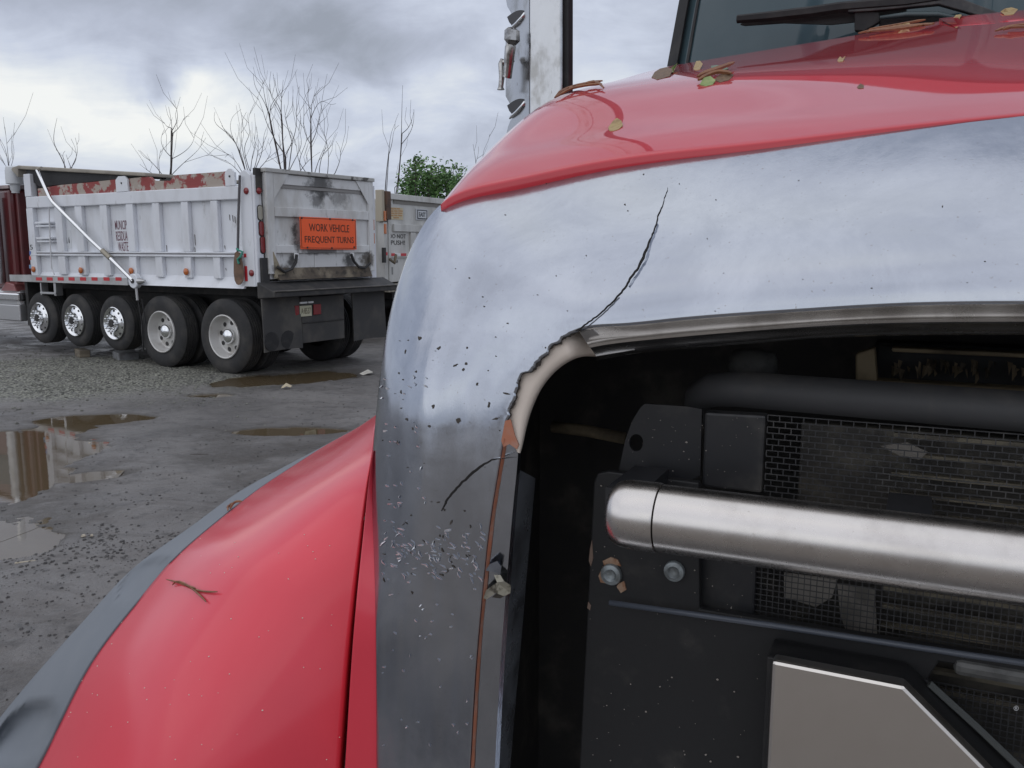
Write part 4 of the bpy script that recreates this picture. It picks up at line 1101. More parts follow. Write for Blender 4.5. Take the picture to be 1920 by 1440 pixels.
rimw = M('white_wheel', (0.60, 0.59, 0.57), 0.35, var=((0.32, 0.29, 0.25), 7, 0.5, 0.75, 0.6), pos='World', metal=0.3)
darkred = M('cab_red', (0.115, 0.016, 0.018), 0.35, coat=0.6, var=((0.08, 0.018, 0.016), 3, 0.4, 0.7, 0.7), pos='World')
redlens = M('red_lens', (0.22, 0.012, 0.015), 0.2, coat=0.6)
amber = M('amber_lens', (0.50, 0.13, 0.02), 0.25, coat=0.6)
redtape = M('red_reflector', (0.55, 0.03, 0.04), 0.4)
whitetape = M('white_reflector', (0.75, 0.75, 0.75), 0.4)
inkred = M('maroon_print', (0.16, 0.06, 0.085), 0.6)
ink = M('black_print', (0.02, 0.02, 0.022), 0.6)
gold = M('worn_clear_lens', (0.35, 0.33, 0.27), 0.3, coat=0.5)
def dbox(name, a, b, mat, parent=None, bevel=0.008, **kw):
    return MB(DP).box(a, b).build(name, mat, parent or DUMP, bevel=bevel, **kw)
XB, XF = -0.62, 4.72           # body ends
YR = 2.36
# body walls
SIDE = dbox('body_side', (XB, .07, 1.24), (XF, .10, 2.42), white)
dbox('body_side', (XB, YR - .10, 1.24), (XF, YR - .07, 2.57), white)
dbox('body_floor', (XB, .10, 1.24), (XF, YR - .10, 1.30), white)
dbox('front_wall', (XF - .06, .10, 1.30), (XF, YR - .10, 2.95), white)
dbox('top_rail', (-.42, -.005, 2.395), (XF + .0, .10, 2.575), white, bevel=.012)
dbox('top_rail', (XB, YR - .10, 2.40), (XF, YR, 2.575), white)
for z in (1.662, 1.612):
    pass
dbox('middle_rail', (-.42, -.004, 1.675), (XF - .02, .070, 1.695), white, bevel=.004)
dbox('middle_rail', (-.42, -.010, 1.628), (XF - .02, .070, 1.655), white, bevel=.004)
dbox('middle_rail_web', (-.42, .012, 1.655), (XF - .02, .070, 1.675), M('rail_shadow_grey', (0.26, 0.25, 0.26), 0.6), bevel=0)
for px in (110, 148, 195, 244, 293, 347, 402):
    xa, _ = sdx(px - 6.5, 430); xb, _ = sdx(px + 6.5, 430)
    dbox('rib', (xb, .005, 1.697), (xa, .070, 2.393), white)
    dbox('rib', (xb, .005, 1.33), (xa, .070, 1.626), white)
xa, _ = sdx(49, 450); xb, _ = sdx(66, 450)
dbox('front_post', (xb, -.006, 1.302), (XF + .01, .070, 2.393), white)
dbox('front_post', (xb, -.006, 2.578), (XF + .01, .10, 2.94), white)
# sill: sloping bright ledge along the bottom and the taped rail
MB(DP).hexa([(-.40, -.02, 1.215), (XF, -.02, 1.215), (XF, .068, 1.36), (-.40, .068, 1.36)], [(-.40, -.03, 1.205), (XF, -.03, 1.205), (XF, .02, 1.205), (-.40, .02, 1.205)]).build('sill', white, DUMP)
RAIL = dbox('running_rail', (2.10, -.05, 1.195), (5.32, -.032, 1.305), M('rail_alu', (0.50, 0.50, 0.50), 0.4, metal=0.3, var=((0.33, 0.33, 0.32), 3, 0.4, 0.7, 0.8), pos='World'), bevel=.004)
dbox('deck_edge', (XF + .02, -.03, 1.20), (5.32, .30, 1.30), RAIL.data.materials[0])
for px in (73, 93, 113.5, 134, 155.5, 177, 199.5, 222):
    xa, _ = sdx(px - 5.2, 522, -.05); xb, _ = sdx(px + 5.8, 522, -.05); _, z = sdx(px, 523, -.05)
    dbox('reflector', (xb, -.054, z - .026), (xa, -.0505, z + .026), redtape, RAIL, bevel=0)
# rear corner plate
xr, _ = sdx(447, 440)
CP_ = MB(DP).prism([(XB, -.008, 1.235), (-.40, -.008, 1.235), (-.40, -.008, 2.74), (-.50, -.008, 2.775), (XB + .02, -.008, 2.70), (XB, -.008, 2.60)], np.array([0, .09, 0])).build('corner_plate', white, DUMP, bevel=.006)
for (px, py, r) in ((462, 358, .045), (472, 512, .045)):
    x, z = sdx(px, py, -.008)
    MB(DP).lathe([(0, r), (.012, r), (.022, r * .7), (.024, 0)], (x, -.008, z), (0, -1, 0), 16).build('marker_lamp', redlens, DUMP, smooth=True)
for px, py in ((64.5, 505), (153, 507), (247.5, 508), (350.5, 509.5)):
    x, z = sdx(px, py, .0)
    MB(DP).lathe([(0, .05), (.012, .05), (.022, .036), (.024, 0)], (x, -.012, z), (0, -1, 0), 16).build('marker_lamp', amber, DUMP, smooth=True)
for (px, py, wd, hh) in ((459.5, 479, .045, .05), (461.5, 513, .05, .20)):
    x, z = sdx(px, py, -.01)
    dbox('reflector', (x - wd / 2, -.014, z - hh / 2), (x + wd / 2, -.0085, z + hh / 2), redtape, bevel=0)
# peeling boards on top, held by bracket plates; the second board is broken
peel = M('peeling_red_board', (0.42, 0.36, 0.31), 0.85, var=((0.30, 0.055, 0.055), 3.2, 0.47, 0.52, 0.95), var2=((0.50, 0.47, 0.43), 7, 0.55, 0.62, 0.7), bump=(25, 0.3, 0.01), pos='World')
def bx(px): return sdx(px, 340)[0]
zt = lambda px, py: sdx(px, py)[1]
MB(DP).prism([(bx(66), .03, 2.578), (bx(66), .03, 2.70), (bx(110), .03, 2.735), (bx(160), .03, 2.745), (bx(219), .03, 2.765), (bx(219), .03, 2.578)], np.array([0, .04, 0])).build('top_board', peel, DUMP, label='peeling red board with bare grey patches')
MB(DP).prism([(bx(238), .03, 2.578), (bx(238), .03, 2.762), (bx(262), .03, 2.772), (bx(278), .03, 2.768), (bx(284), .03, 2.715), (bx(300), .03, 2.70), (bx(316), .03, 2.695), (bx(321), .03, 2.745), (bx(330), .03, 2.768), (bx(424), .03, 2.772), (bx(424), .03, 2.578)], np.array([0, .04, 0])).build('top_board', peel, DUMP, label='broken red board with a bite out of its top edge')
for px, w_ in ((228.5, 11), (432, 9)):
    xa, xb = bx(px - w_), bx(px + w_)
    MB(DP).prism([(xa, -.008, 2.577), (xb, -.008, 2.577), (xb, -.008, 2.75), (xb + .07, -.008, 2.80), (xa - .07, -.008, 2.80), (xa, -.008, 2.75)], np.array([0, .03, 0])).build('board_bracket', white, DUMP)
    MB(DP).lathe([(0, .014), (.008, .014)], ((xa + xb) / 2, -.008, 2.70), (0, -1, 0), 10).build('bolt', grime, DUMP)
# load inside
lb = MB(DP); r_ = random.Random(3)
for k in range(90):
    V, Fc = lump((r_.uniform(.2, 4.4), r_.uniform(.2, 2.1), 2.58 + r_.uniform(-.05, .13)), r_.uniform(.08, .2), .5); lb.add(V, Fc)
lb.box((XB + .1, .12, 1.32), (XF - .1, YR - .12, 2.50))
lb.build('load_of_debris', M('black_debris', (0.022, 0.020, 0.018), 0.95, bump=(20, 0.5, 0.03), pos='World'), DUMP, kind='stuff')
# tarp cover sloping back from the cab, dark beneath, and its bent arm
canvas = M('tarp_canvas', (0.36, 0.33, 0.28), 0.8, var=((0.24, 0.22, 0.19), 3, 0.4, 0.7, 0.7), pos='World')
tarpblk = M('black_tarp', (0.028, 0.028, 0.030), 0.75, var=((0.09, 0.085, 0.08), 3, 0.55, 0.8, 0.5), bump=(7, 0.4, 0.03), pos='World')
MB(DP).hexa([(4.90, .0, 3.03), (1.60, .0, 2.775), (1.60, YR, 2.775), (4.90, YR, 3.03)], [(4.90, .0, 3.09), (1.60, .0, 2.83), (1.60, YR, 2.83), (4.90, YR, 3.09)]).build('tarp_cover', canvas, DUMP, bevel=.015)
MB(DP).hexa([(4.90, .0, 2.90), (5.08, .0, 3.02), (5.08, YR, 3.02), (4.90, YR, 2.90)], [(4.88, .0, 3.085), (5.06, .0, 3.06), (5.06, YR, 3.06), (4.88, YR, 3.085)]).build('tarp_housing', canvas, DUMP, bevel=.01)
MB(DP).prism([(4.72, .05, 3.02), (1.75, .05, 2.785), (2.3, .05, 2.77), (3.0, .05, 2.755), (4.40, .05, 2.735), (4.72, .05, 2.90)], np.array([0, .04, 0])).build('tarp_roll', tarpblk, DUMP)
armpts = []
for px, py in ((70, 319), (74, 328), (93, 370), (99, 379), (170, 450), (212, 489), (250, 527)):
    x, z = sdx(px, py, -.08); armpts.append((x, -.08, z))
ARM = MB(DP).tube(armpts, [.030] * 7, 10).build('tarp_arm', bright, DUMP, auto=50)
x, z = sdx(192, 470, -.08); x2, z2 = sdx(207, 484, -.08)
MB(DP).tube([(x, -.08, z), (x2, -.08, z2)], [.040, .040], 10).build('arm_sleeve', M('tarnished_sleeve', (0.33, 0.30, 0.24), 0.4, metal=0.6), ARM, auto=50)
xp, zp = sdx(250, 527, -.08)
MB(DP).lathe([(-.05, .11), (.02, .11), (.03, .10), (.03, .0)], (xp, -.06, zp), (0, -1, 0), 20).build('arm_pivot', white, DUMP, auto=40)
MB(DP).lathe([(0, .035), (.015, .035)], (xp, -.09, zp), (0, -1, 0), 12).build('pivot_bolt', grime, DUMP)
MB(DP).tube([(sdx(272, 527, -.05)[0], -.05, 1.27), (xp - .1, -.06, zp)], [.02, .05], 8).build('arm_link', alu, DUMP)
x, z = sdx(72, 317, -.08)
MB(DP).tube([(x + .02, -.08, z), (x - .12, -.10, z + .01)], .025, 8).build('tarp_end', canvas, DUMP)
MB(DP).tube([(xp - .02, -.05, 1.19), (xp - .03, -.05, .98)], .022, 8).build('drop_tube', alu, DUMP)
MB(DP).tube([(xp - .03, -.04, .98), (xp - .07, -.03, .62), (xp - .06, -.03, .22)], .012, 6).build('hose', rubber, DUMP)
MB(DP).tube([(xp - .12, -.04, 1.0), (xp - .16, -.03, .62)], .010, 6).build('hose', rubber, DUMP)
# ladder on the side and step below
xa, _ = sdx(68, 430); xb, _ = sdx(98, 430)
for py in (418, 447):
    _, z = sdx(83, py)
    dbox('ladder_rung', (xb, -.02, z - .012), (xa, .06, z + .018), white, bevel=.004)
    dbox('ladder_rung', (xb, -.01, z - .062), (xa, .06, z - .035), white, bevel=.004)
MB(DP).tube([(sdx(95, 385)[0], -.03, 2.39), (sdx(97, 450)[0], -.03, 1.85), (sdx(100, 500)[0], -.03, 1.42), (sdx(106, 511)[0], -.04, 1.33)], .010, 6).build('tarp_rope', M('white_rope', (0.62, 0.62, 0.63), 0.7), DUMP)
x0, z0 = sdx(78, 545); x1, _ = sdx(107, 545)
st = MB(DP); st.box((x0 - .03, -.02, z0 - .07), (x0, .10, 1.19)); st.box((x1, -.02, z0 - .07), (x1 + .06, .10, 1.19)); st.box((x1, -.03, z0 - .05), (x0, .06, z0 - .015)); st.build('side_step', alu, DUMP, bevel=.004)
# print on the side
def side_text(body, pxl, pxr, pyt, pyb, mat, y=.0695):
    xl, zt_ = sdx(pxl, pyt, y); xr_, _ = sdx(pxr, pyt, y); _, zb_ = sdx((pxl + pxr) / 2, pyb, y)
    return lettering(body, lambda u, v, d_: DP((xl + (xr_ - xl) * u, y - d_, zb_ + (zt_ - zb_) * v)), mat, DUMP, bold=0.002)
side_text('MUNICIP', 215, 237, 413.5, 430.5, inkred)
side_text('RESIDUA', 217, 238.5, 433.5, 451.5, inkred)
side_text('WASTE', 221, 240, 453.5, 471, inkred)
side_text('5', 56, 61, 459, 468, ink, -.0065)
for py, c_ in ((474.5, (0.10, 0.16, 0.42)), (484, (0.62, 0.12, 0.10)), (500, (0.18, 0.32, 0.50))):
    x, z = sdx(57, py, -.0065); dbox('sticker', (x - .02, -.0095, z - .03), (x + .03, -.0065, z + .03), M('sticker_%d' % py, c_, 0.5), bevel=0)
x, z = sdx(128, 450, .07)
dbox('sticker', (x - .09, .066, z - .13), (x + .09, .0695, z + .16), M('sticker_white', (0.66, 0.68, 0.70), 0.5), bevel=0)
for dx_, dz_ in ((-.03, 0), (.035, -.005)):
    MB(DP).prism([(x + dx_ - .014, .065, z + dz_ - .05), (x + dx_ + .016, .065, z + dz_ - .045), (x + dx_ + .012, .065, z + dz_ + .02), (x + dx_ - .002, .065, z + dz_ + .055)], np.array([0, .0008, 0])).build('pictogram', ink, DUMP)
# rust runs
for (px, py, hh) in ((366, 450, .16), (366, 470, .10), (313, 467, .12), (422, 464, .06), (424, 505, .04), (437, 410, .10), (431, 408, .09), (441, 412, .10)):
    x, z = sdx(px, py, .07)
    MB(DP).prism([(x - .008, .066, z - hh / 2), (x + .006, .066, z - hh / 2 + .02), (x + .010, .066, z + hh / 2), (x - .006, .066, z + hh / 2 - .01)], np.array([0, .0025, 0])).build('scrape', M('grey_scrape', (0.13, 0.12, 0.12), 0.8) if 'grey_scrape' not in MATS else MATS['grey_scrape'], DUMP)

# --- tailgate
XT = -0.70
def rbox(name, pl, pr, pt, pb, x0, x1, mat, parent=None, bevel=.008, **kw):
    """box on the rear face from picture columns pl..pr and rows pt..pb (measured at its left edge)"""
    yl, zt_ = rdx(pl, pt, x1); yr_, _ = rdx(pr, pt, x1); _, zb_ = rdx(pl, pb, x1)
    return dbox(name, (x1, yl, zb_), (x0, yr_, zt_), mat, parent, bevel, **kw)
GATE = dbox('tailgate', (XT, .14, 1.33), (XT + .05, 2.27, 2.77), gatew)
yl, yr_ = .13, 2.27
dbox('gate_frame', (XT - .05, yl, 1.40), (XT - .002, yl + .13, 2.78), gatew, GATE)
dbox('gate_frame', (XT - .05, yr_ - .10, 1.40), (XT - .002, yr_, 2.78), gatew, GATE)
dbox('gate_top', (XT - .07, yl - .02, 2.745), (XT + .08, yr_ + .02, 2.80), M('crusted_edge', (0.46, 0.455, 0.43), 0.6, var=((0.06, 0.055, 0.05), 6, 0.52, 0.62, 0.9), pos='World', bump=(30, .4, .01)), GATE)
def gz(py, px=505): return rdx(px, py, XT - .03)[1]
def gbeam(name, zt_, zb_, dep=.045, par=GATE): return dbox(name, (XT - dep, yl + .135, zb_), (XT - .003, yr_ - .105, zt_), gatew, par)
gbeam('gate_beam', 2.735, 2.60, .03)
gbeam('gate_beam', 2.30, 2.17)
gbeam('gate_beam', 1.79, 1.68)
# recess band under the top beam
dbox('gate_groove', (XT - .018, yl + .14, 2.555), (XT - .001, yr_ - .11, 2.597), M('groove_grey', (0.27, 0.26, 0.25), 0.7), GATE, bevel=0)
for (ya, sgn) in ((yl + .132, 1), (yr_ - .102, -1)):
    MB(DP).prism([(XT - .047, ya, 2.742), (XT - .047, ya + sgn * .28, 2.742), (XT - .047, ya, 2.40)], np.array([.012, 0, 0])).build('gate_gusset', gatew, GATE)
for y in (.62, 1.75):
    dbox('gate_lug', (XT - .07, y - .04, 1.60), (XT - .046, y + .04, 1.68), whitetape, GATE)
MB(DP).prism([(XT - .01, 1.02, 1.36), (XT - .01, 1.05, 1.36), (XT - .01, 1.05, 1.675), (XT - .01, 1.02, 1.675)], np.array([.008, 0, 0])).build('gate_seam', gatew, GATE)
MB(DP).hexa([(XT - .02, yl + .14, 1.33), (XT - .02, yr_ - .11, 1.33), (XT - .005, yr_ - .11, 1.48), (XT - .005, yl + .14, 1.48)], [(XT - .09, yl + .14, 1.32), (XT - .09, yr_ - .11, 1.32), (XT - .03, yr_ - .11, 1.47), (XT - .03, yl + .14, 1.47)]).build('gate_apron', M('rusty_brown_apron', (0.10, 0.08, 0.06), 0.85, var=((0.26, 0.22, 0.16), 3, 0.5, 0.68, 0.8), var2=((0.03, 0.027, 0.024), 9, 0.5, 0.68, 0.8), pos='World'), GATE)
MB(DP).prism([(XT - .06, .20, 1.70), (XT - .06, .30, 1.52), (XT - .06, .42, 1.36), (XT - .06, .22, 1.34)], np.array([.03, 0, 0])).build('gate_hinge_plate', M('worn_tan_plate', (0.36, 0.31, 0.22), 0.7, var=((0.08, 0.07, 0.06), 7, 0.45, 0.65, 0.9), pos='World'), GATE)
# small chain runs of dirt are real chains here
for pts in ([(.60, 1.66), (.58, 1.56), (.50, 1.47), (.36, 1.43), (.24, 1.50)], [(1.70, 1.66), (1.76, 1.55), (1.86, 1.47), (2.0, 1.45), (2.12, 1.52)]):
    MB(DP).tube([(XT - .085, a, b) for a, b in pts], [.022] * 5, 6).build('gate_chain', grime, GATE)
# orange sign, slightly bowed
def sg(u, v, d_=0):
    pl = np.array(rdx(557 + 106 * u, (466 - 60 * v), XT - .09))
    y0, z0 = .685, 1.735
    y = .685 + 1.145 * u; z = 1.735 + .445 * v
    return DP((XT - .075 - .02 * sin(pi * u) - .012 * sin(2 * pi * u) * (1 - v) - d_, y, z - .008 * u))
mb = MB(); n = 14
for k, off in enumerate((0.0, .004)):
    pass
V = []; 
for off in (0.0, 0.006):
    for v in (0, .5, 1):
        for i in range(n + 1): V.append(sg(i / n, v, off))
nn = n + 1; G1 = grid(3, nn)
Fc = G1 + [tuple(x + 3 * nn for x in f[::-1]) for f in G1]
bd = [i for i in range(nn)] + [nn * 2 - 1, nn * 3 - 1] + [nn * 3 - 2 - i for i in range(nn - 1)] + [nn]
Fc += [(bd[i], bd[(i + 1) % len(bd)], bd[(i + 1) % len(bd)] + 3 * nn, bd[i] + 3 * nn) for i in range(len(bd))]
SIGN = obj('warning_sign', V, Fc, M('orange_sign', (0.95, 0.12, 0.022), 0.4, var=((0.85, 0.13, 0.035), 6, 0.5, 0.75, 0.6), pos='World'), DUMP, label='orange sign reading WORK VEHICLE FREQUENT TURNS')
lettering('WORK VEHICLE', lambda u, v, d_: sg(.14 + .72 * u, .56 + .24 * v, .0065 + d_), M('sign_black', (0.06, 0.022, 0.012), 0.6), SIGN, bold=0.003)
lettering('FREQUENT TURNS', lambda u, v, d_: sg(.065 + .88 * u, .17 + .24 * v, .0065 + d_), MATS['sign_black'], SIGN, bold=0.003)
for (u0_, v0_, u1_, v1_) in ((.012, .03, .988, .045), (.012, .955, .988, .97), (.012, .045, .02, .955), (.98, .045, .988, .955)):
    V = []
    k_ = 12
    for i in range(k_ + 1):
        a = i / k_; u = u0_ + (u1_ - u0_) * a
        if u1_ - u0_ > .1: V += [sg(u, v0_, .0075), sg(u, v1_, .0075)]
        else: v = v0_ + (v1_ - v0_) * a; V += [sg(u0_, v, .0075), sg(u1_, v, .0075)]
    obj('sign_border', V, [(2 * i, 2 * i + 1, 2 * i + 3, 2 * i + 2) for i in range(k_)], MATS['sign_black'], SIGN)
for u, v in ((.03, .96), (.5, .97), (.93, .97), (.10, .05), (.52, .04), (.95, .08)):
    c_ = sg(u, v, .007); MB().lathe([(0, .014), (.008, .014), (.01, 0)], c_, -DH, 8).build('bolt', grime, SIGN)
# tail lamp post
POST = dbox('lamp_post', (XB - .05, -.005, 1.24), (XB - .002, .115, 2.70), white)
dbox('post_cap', (XB - .06, .02, 2.48), (XB - .003, .13, 2.795), grime)
def oval(name, px, py, w_, h_, mat, x0=XB - .05):
    y, z = rdx(px, py, x0)
    pts = []
    r = w_ / 2
    for k in range(8): pts.append((x0, y + r * cos(pi * k / 7), z + h_ / 2 - r + r * sin(pi * k / 7)))
    for k in range(8): pts.append((x0, y + r * cos(pi + pi * k / 7), z - h_ / 2 + r + r * sin(pi + pi * k / 7)))
    o = MB(DP).prism([(a[0] - .005, a[1], a[2]) for a in pts], np.array([-.012, 0, 0])).build(name, mat, POST, bevel=.004)
    ring = [(x0 - .004, y + (a[1] - y) * 1.25, z + (a[2] - z) * 1.1) for a in pts]
    MB(DP).prism(ring, np.array([-.003, 0, 0])).build('lamp_gasket', rubber, POST)
oval('tail_lamp', 487, 399, .075, .19, gold)
oval('tail_lamp', 489.5, 428.5, .075, .19, redlens)
oval('tail_lamp', 492, 459, .075, .22, redlens)
y, z = rdx(485, 358, XB - .05)
MB(DP).lathe([(0, .045), (.012, .045), (.022, .03), (.024, 0)], (XB - .05, y, z), (-1, 0, 0), 16).build('marker_lamp', redlens, DUMP, smooth=True)
dbox('hinge_bracket', (XB - .10, .03, 1.26), (XB - .052, .16, 1.62), grime)
dbox('lamp_post', (XB - .05, 2.29, 1.24), (XB - .002, 2.40, 2.70), white)
for px, py in ((707, 422), (708.5, 447)):
    y, z = rdx(px, py, XB - .05)
    dbox('side_reflector', (XB - .065, 2.32, z - .08), (XB - .051, 2.36, z + .08), amber, bevel=.004)
# heavy dark rear sill and the hung flaps
MB(DP).hexa([(-.70, -.06, 1.08), (-.70, 2.52, 1.08), (-.70, 2.52, 1.30), (-.70, -.06, 1.30)], [(-1.00, -.03, 1.10), (-1.00, 2.52, 1.10), (-1.00, 2.52, 1.17), (-1.00, -.03, 1.17)]).build('rear_sill', grime, DUMP, bevel=.01)
dbox('rear_sill_plate', (-1.02, -.02, 1.172), (-.80, 2.50, 1.19), M('muddy_top_plate', (0.12, 0.112, 0.10), 0.6, var=((0.05, 0.045, 0.04), 5, 0.4, 0.65, 0.8), pos='World'))
flapm = M('muddy_rubber_flap', (0.045, 0.044, 0.043), 0.7, var=((0.10, 0.092, 0.08), 2.5, 0.42, 0.7, 0.8), rvar=(5, .2), bump=(9, 0.2, 0.01), pos='World')
def flapmesh(name, y0, y1, z0, z1, x, bow=.04):
    V = []; n = 8
    for t in (0, .02):
        for i in range(n + 1):
            for j in range(n + 1):
                a, b = i / n, j / n
                V.append(DP((x - bow * sin(pi * .5 * (1 - a)) * (.5 + .5 * b) - t, y0 + (y1 - y0) * b, z0 + (z1 - z0) * a + .015 * sin(3 * b) * (1 - a))))
    G_ = grid(n + 1, n + 1); m2 = (n + 1) ** 2
    Fc = G_ + [tuple(k + m2 for k in f[::-1]) for f in G_]
    bd = [j for j in range(n + 1)] + [(i + 1) * (n + 1) - 1 for i in range(1, n + 1)] + [n * (n + 1) + n - j for j in range(1, n + 1)] + [i * (n + 1) for i in range(n - 1, 0, -1)]
    Fc += [(bd[k], bd[(k + 1) % len(bd)], bd[(k + 1) % len(bd)] + m2, bd[k] + m2) for k in range(len(bd))]
    return obj(name, V, Fc, flapm, DUMP, smooth=False, auto=40)
flapmesh('mud_flap', -.06, .62, .36, 1.08, -.76)
flapmesh('mud_flap', 1.70, 2.42, .36, 1.08, -.76)
PLB = dbox('plate_panel', (-.78, .66, .42), (-.755, 1.52, 1.07), flapm)
dbox('plate_shelf', (-.80, .66, .70), (-.781, 1.50, .715), grime)
y0, z0 = rdx(562, 594, -.79); y1, z1 = rdx(583.5, 580.5, -.79)
LP = dbox('licence_plate', (-.80, y0, z0), (-.785, y1, z0 + .15), M('cream_plate', (0.52, 0.50, 0.36), 0.5), bevel=.003)
lettering('A\u00b78537', lambda u, v, d_: DP((-.801 - d_, y0 + .02 + (y1 - y0 - .04) * u, z0 + .035 + .085 * v)), M('plate_ink', (0.13, 0.11, 0.07), 0.6), LP)
dbox('plate_lamp', (-.80, y0 + .01, z0 + .18), (-.785, y0 + .15, z0 + .205), whitetape, bevel=.003)
dbox('plate_lamp', (-.80, y0 + .17, z0 + .18), (-.785, y0 + .27, z0 + .205), whitetape, bevel=.003)
dbox('tail_lamp', (-.80, y0 - .09, z0 + .01), (-.785, y0 - .01, z0 + .16), redlens, bevel=.006)
dbox('tail_lamp', (-.80, y1 + .04, z0 + .01), (-.785, y1 + .19, z0 + .16), redlens, bevel=.006)
for y in (.06, .36):
    MB(DP).lathe([(0, .13), (.012, .13), (.015, .0)], (-.80, y, .50), (-1, 0, 0), 16).build('flap_patch', rubber, DUMP)

# --- wheels
def wheel_tyre(x, y, z, R, w_, name='tyre'):
    pr = [(-w_ / 2 + .01, R * .56), (-w_ / 2, R * .62), (-w_ / 2 - .012, R * .80), (-w_ / 2 + .008, R * .94), (-w_ / 2 + .03, R * .99), (-w_ / 2 + .035, R)]
    for k in range(5):
        a = -w_ / 2 + .035 + (w_ - .07) * k / 5; b = a + (w_ - .07) / 5
        pr += [(a + .004, R), (b - .012, R), (b - .010, R * .975), (b - .002, R * .975)]
    pr += [(w_ / 2 - .03, R * .99), (w_ / 2 - .008, R * .94), (w_ / 2 + .012, R * .80), (w_ / 2, R * .62), (w_ / 2 - .01, R * .56)]
    return MB(DP).lathe(pr, (x, y, z), (0, 1, 0), 44, caps=False).build(name, tire, DUMP, auto=32)
def rim_dual(T_, x, z, R):
    """deep dished outer wheel of a pair: barrel, dish with hand holes, hub dome"""
    y0 = -.005
    MB(DP).lathe([(.03, R * .585), (-.004, R * .585), (-.010, R * .565), (-.004, R * .545), (.03, R * .53), (.10, R * .50), (.125, R * .47), (.13, R * .44)], (x, y0, z), (0, 1, 0), 40, caps=False).build('rim', rimw, T_, auto=40)
    MB(DP).lathe([(.130, R * .455), (.126, R * .40), (.118, R * .30), (.116, R * .22), (.116, 0)], (x, y0, z), (0, 1, 0), 40, caps=False).build('wheel_disc', rimw, T_, auto=40)
    for k in range(8):
        an = 2 * pi * k / 8 + .2; rr = R * .36
        MB(DP).lathe([(0, R * .062), (.004, R * .062)], (x + rr * cos(an), y0 + .116, z + rr * sin(an)), (0, 1, 0), 12).build('hand_hole', grime, T_)
    MB(DP).lathe([(.116, R * .20), (.06, R * .195), (.045, R * .16), (.030, R * .09), (.026, 0)], (x, y0, z), (0, 1, 0), 24).build('hub', bright, T_, smooth=True)
def rim_steer(T_, x, z, R):
    """polished wheel with a proud hub ring and nut covers"""
    y0 = -.012
    MB(DP).lathe([(.06, R * .60), (-.006, R * .60), (-.014, R * .575), (.0, R * .54), (.02, R * .50), (.012, R * .42), (.00, R * .34), (-.01, R * .31), (.03, R * .29), (.03, R * .16)], (x, y0, z), (0, 1, 0), 40, caps=False).build('rim', bright, T_, auto=40)
    for k in range(10):
        an = 2 * pi * k / 10 + .3; rr = R * .455
        MB(DP).lathe([(0, R * .045), (.003, R * .045)], (x + rr * cos(an), y0 + .010, z + rr * sin(an)), (0, 1, 0), 10).build('hand_hole', grime, T_)
    MB(DP).lathe([(.03, R * .30), (-.035, R * .27), (-.045, R * .20), (-.045, R * .155), (-.02, R * .15), (-.02, .0)], (x, y0, z), (0, 1, 0), 28).build('hub', bright, T_, auto=40)
    MB(DP).lathe([(-.048, R * .14), (-.058, R * .13), (-.060, .0)], (x, y0, z), (0, 1, 0), 20).build('hub_cap', grime, T_)
    for k in range(10):
        an = 2 * pi * k / 10; rr = R * .285
        MB(DP).lathe([(.0, R * .040), (-.045, R * .040), (-.075, R * .036), (-.085, R * .015), (-.086, 0)], (x + rr * cos(an), y0 - .005, z + rr * sin(an)), (0, 1, 0), 8).build('nut_cover', bright, T_, smooth=True)
for x in (.07, 1.44):
    T1 = wheel_tyre(x, .14, .525, .53, .27); rim_dual(T1, x, .525, .53)
    for y in (.47, 1.90, 2.23): wheel_tyre(x, y, .525, .53, .27)
    MB(DP).tube([(x, .3, .525), (x, 2.1, .525)], .09, 12).build('axle', grime, DUMP)
for x in (2.56, 3.60, 4.58):
    T1 = wheel_tyre(x, .15, .60, .425, .28); rim_steer(T1, x, .60, .425)
    wheel_tyre(x, 2.20, .60, .425, .28)
    MB(DP).tube([(x, .2, .60), (x, 2.2, .60)], .07, 12).build('axle', grime, DUMP)
# chassis, inner fenders, dark skirts
dbox('chassis_rail', (-.6, .72, .72), (8.2, .84, 1.06), grime)
dbox('chassis_rail', (-.6, 1.52, .72), (8.2, 1.64, 1.06), grime)
dbox('body_frame', (-.6, .55, 1.06), (4.9, 1.80, 1.23), grime)
dbox('splash_guard', (4.98, .05, .45), (5.06, 2.3, 1.19), grime)
dbox('fuel_tank', (5.20, .02, .55), (6.3, .60, 1.05), alu, bevel=.08)
dbox('step_box', (5.12, -.04, .52), (5.9, .10, .80), alu, bevel=.02)
dbox('step_plate', (5.10, -.06, .86), (6.2, .30, 1.0), bright, bevel=.03)
# cab
CAB = dbox('cab', (5.42, .12, 1.05), (7.2, 2.25, 2.74), darkred, bevel=.06)
dbox('cab_roof_edge', (5.40, .10, 2.742), (7.2, 2.27, 2.80), M('cab_drip_edge', (0.42, 0.34, 0.33), 0.5), CAB)
dbox('cab_corner', (5.32, .20, 1.10), (5.415, .46, 2.70), darkred, CAB, bevel=.03)
dbox('cab_rear_window', (5.405, .8, 1.9), (5.418, 1.6, 2.4), glass, CAB, bevel=0)
dbox('cab_window', (6.1, .108, 1.95), (6.95, .118, 2.5), glass, CAB, bevel=0)
MB(DP).hexa([(7.2, .35, 1.0), (7.2, 2.0, 1.0), (7.2, 2.0, 1.85), (7.2, .35, 1.85)], [(8.7, .45, 1.0), (8.7, 1.9, 1.0), (8.7, 1.9, 1.65), (8.7, .45, 1.65)]).build('hood', darkred, DUMP, bevel=.08)
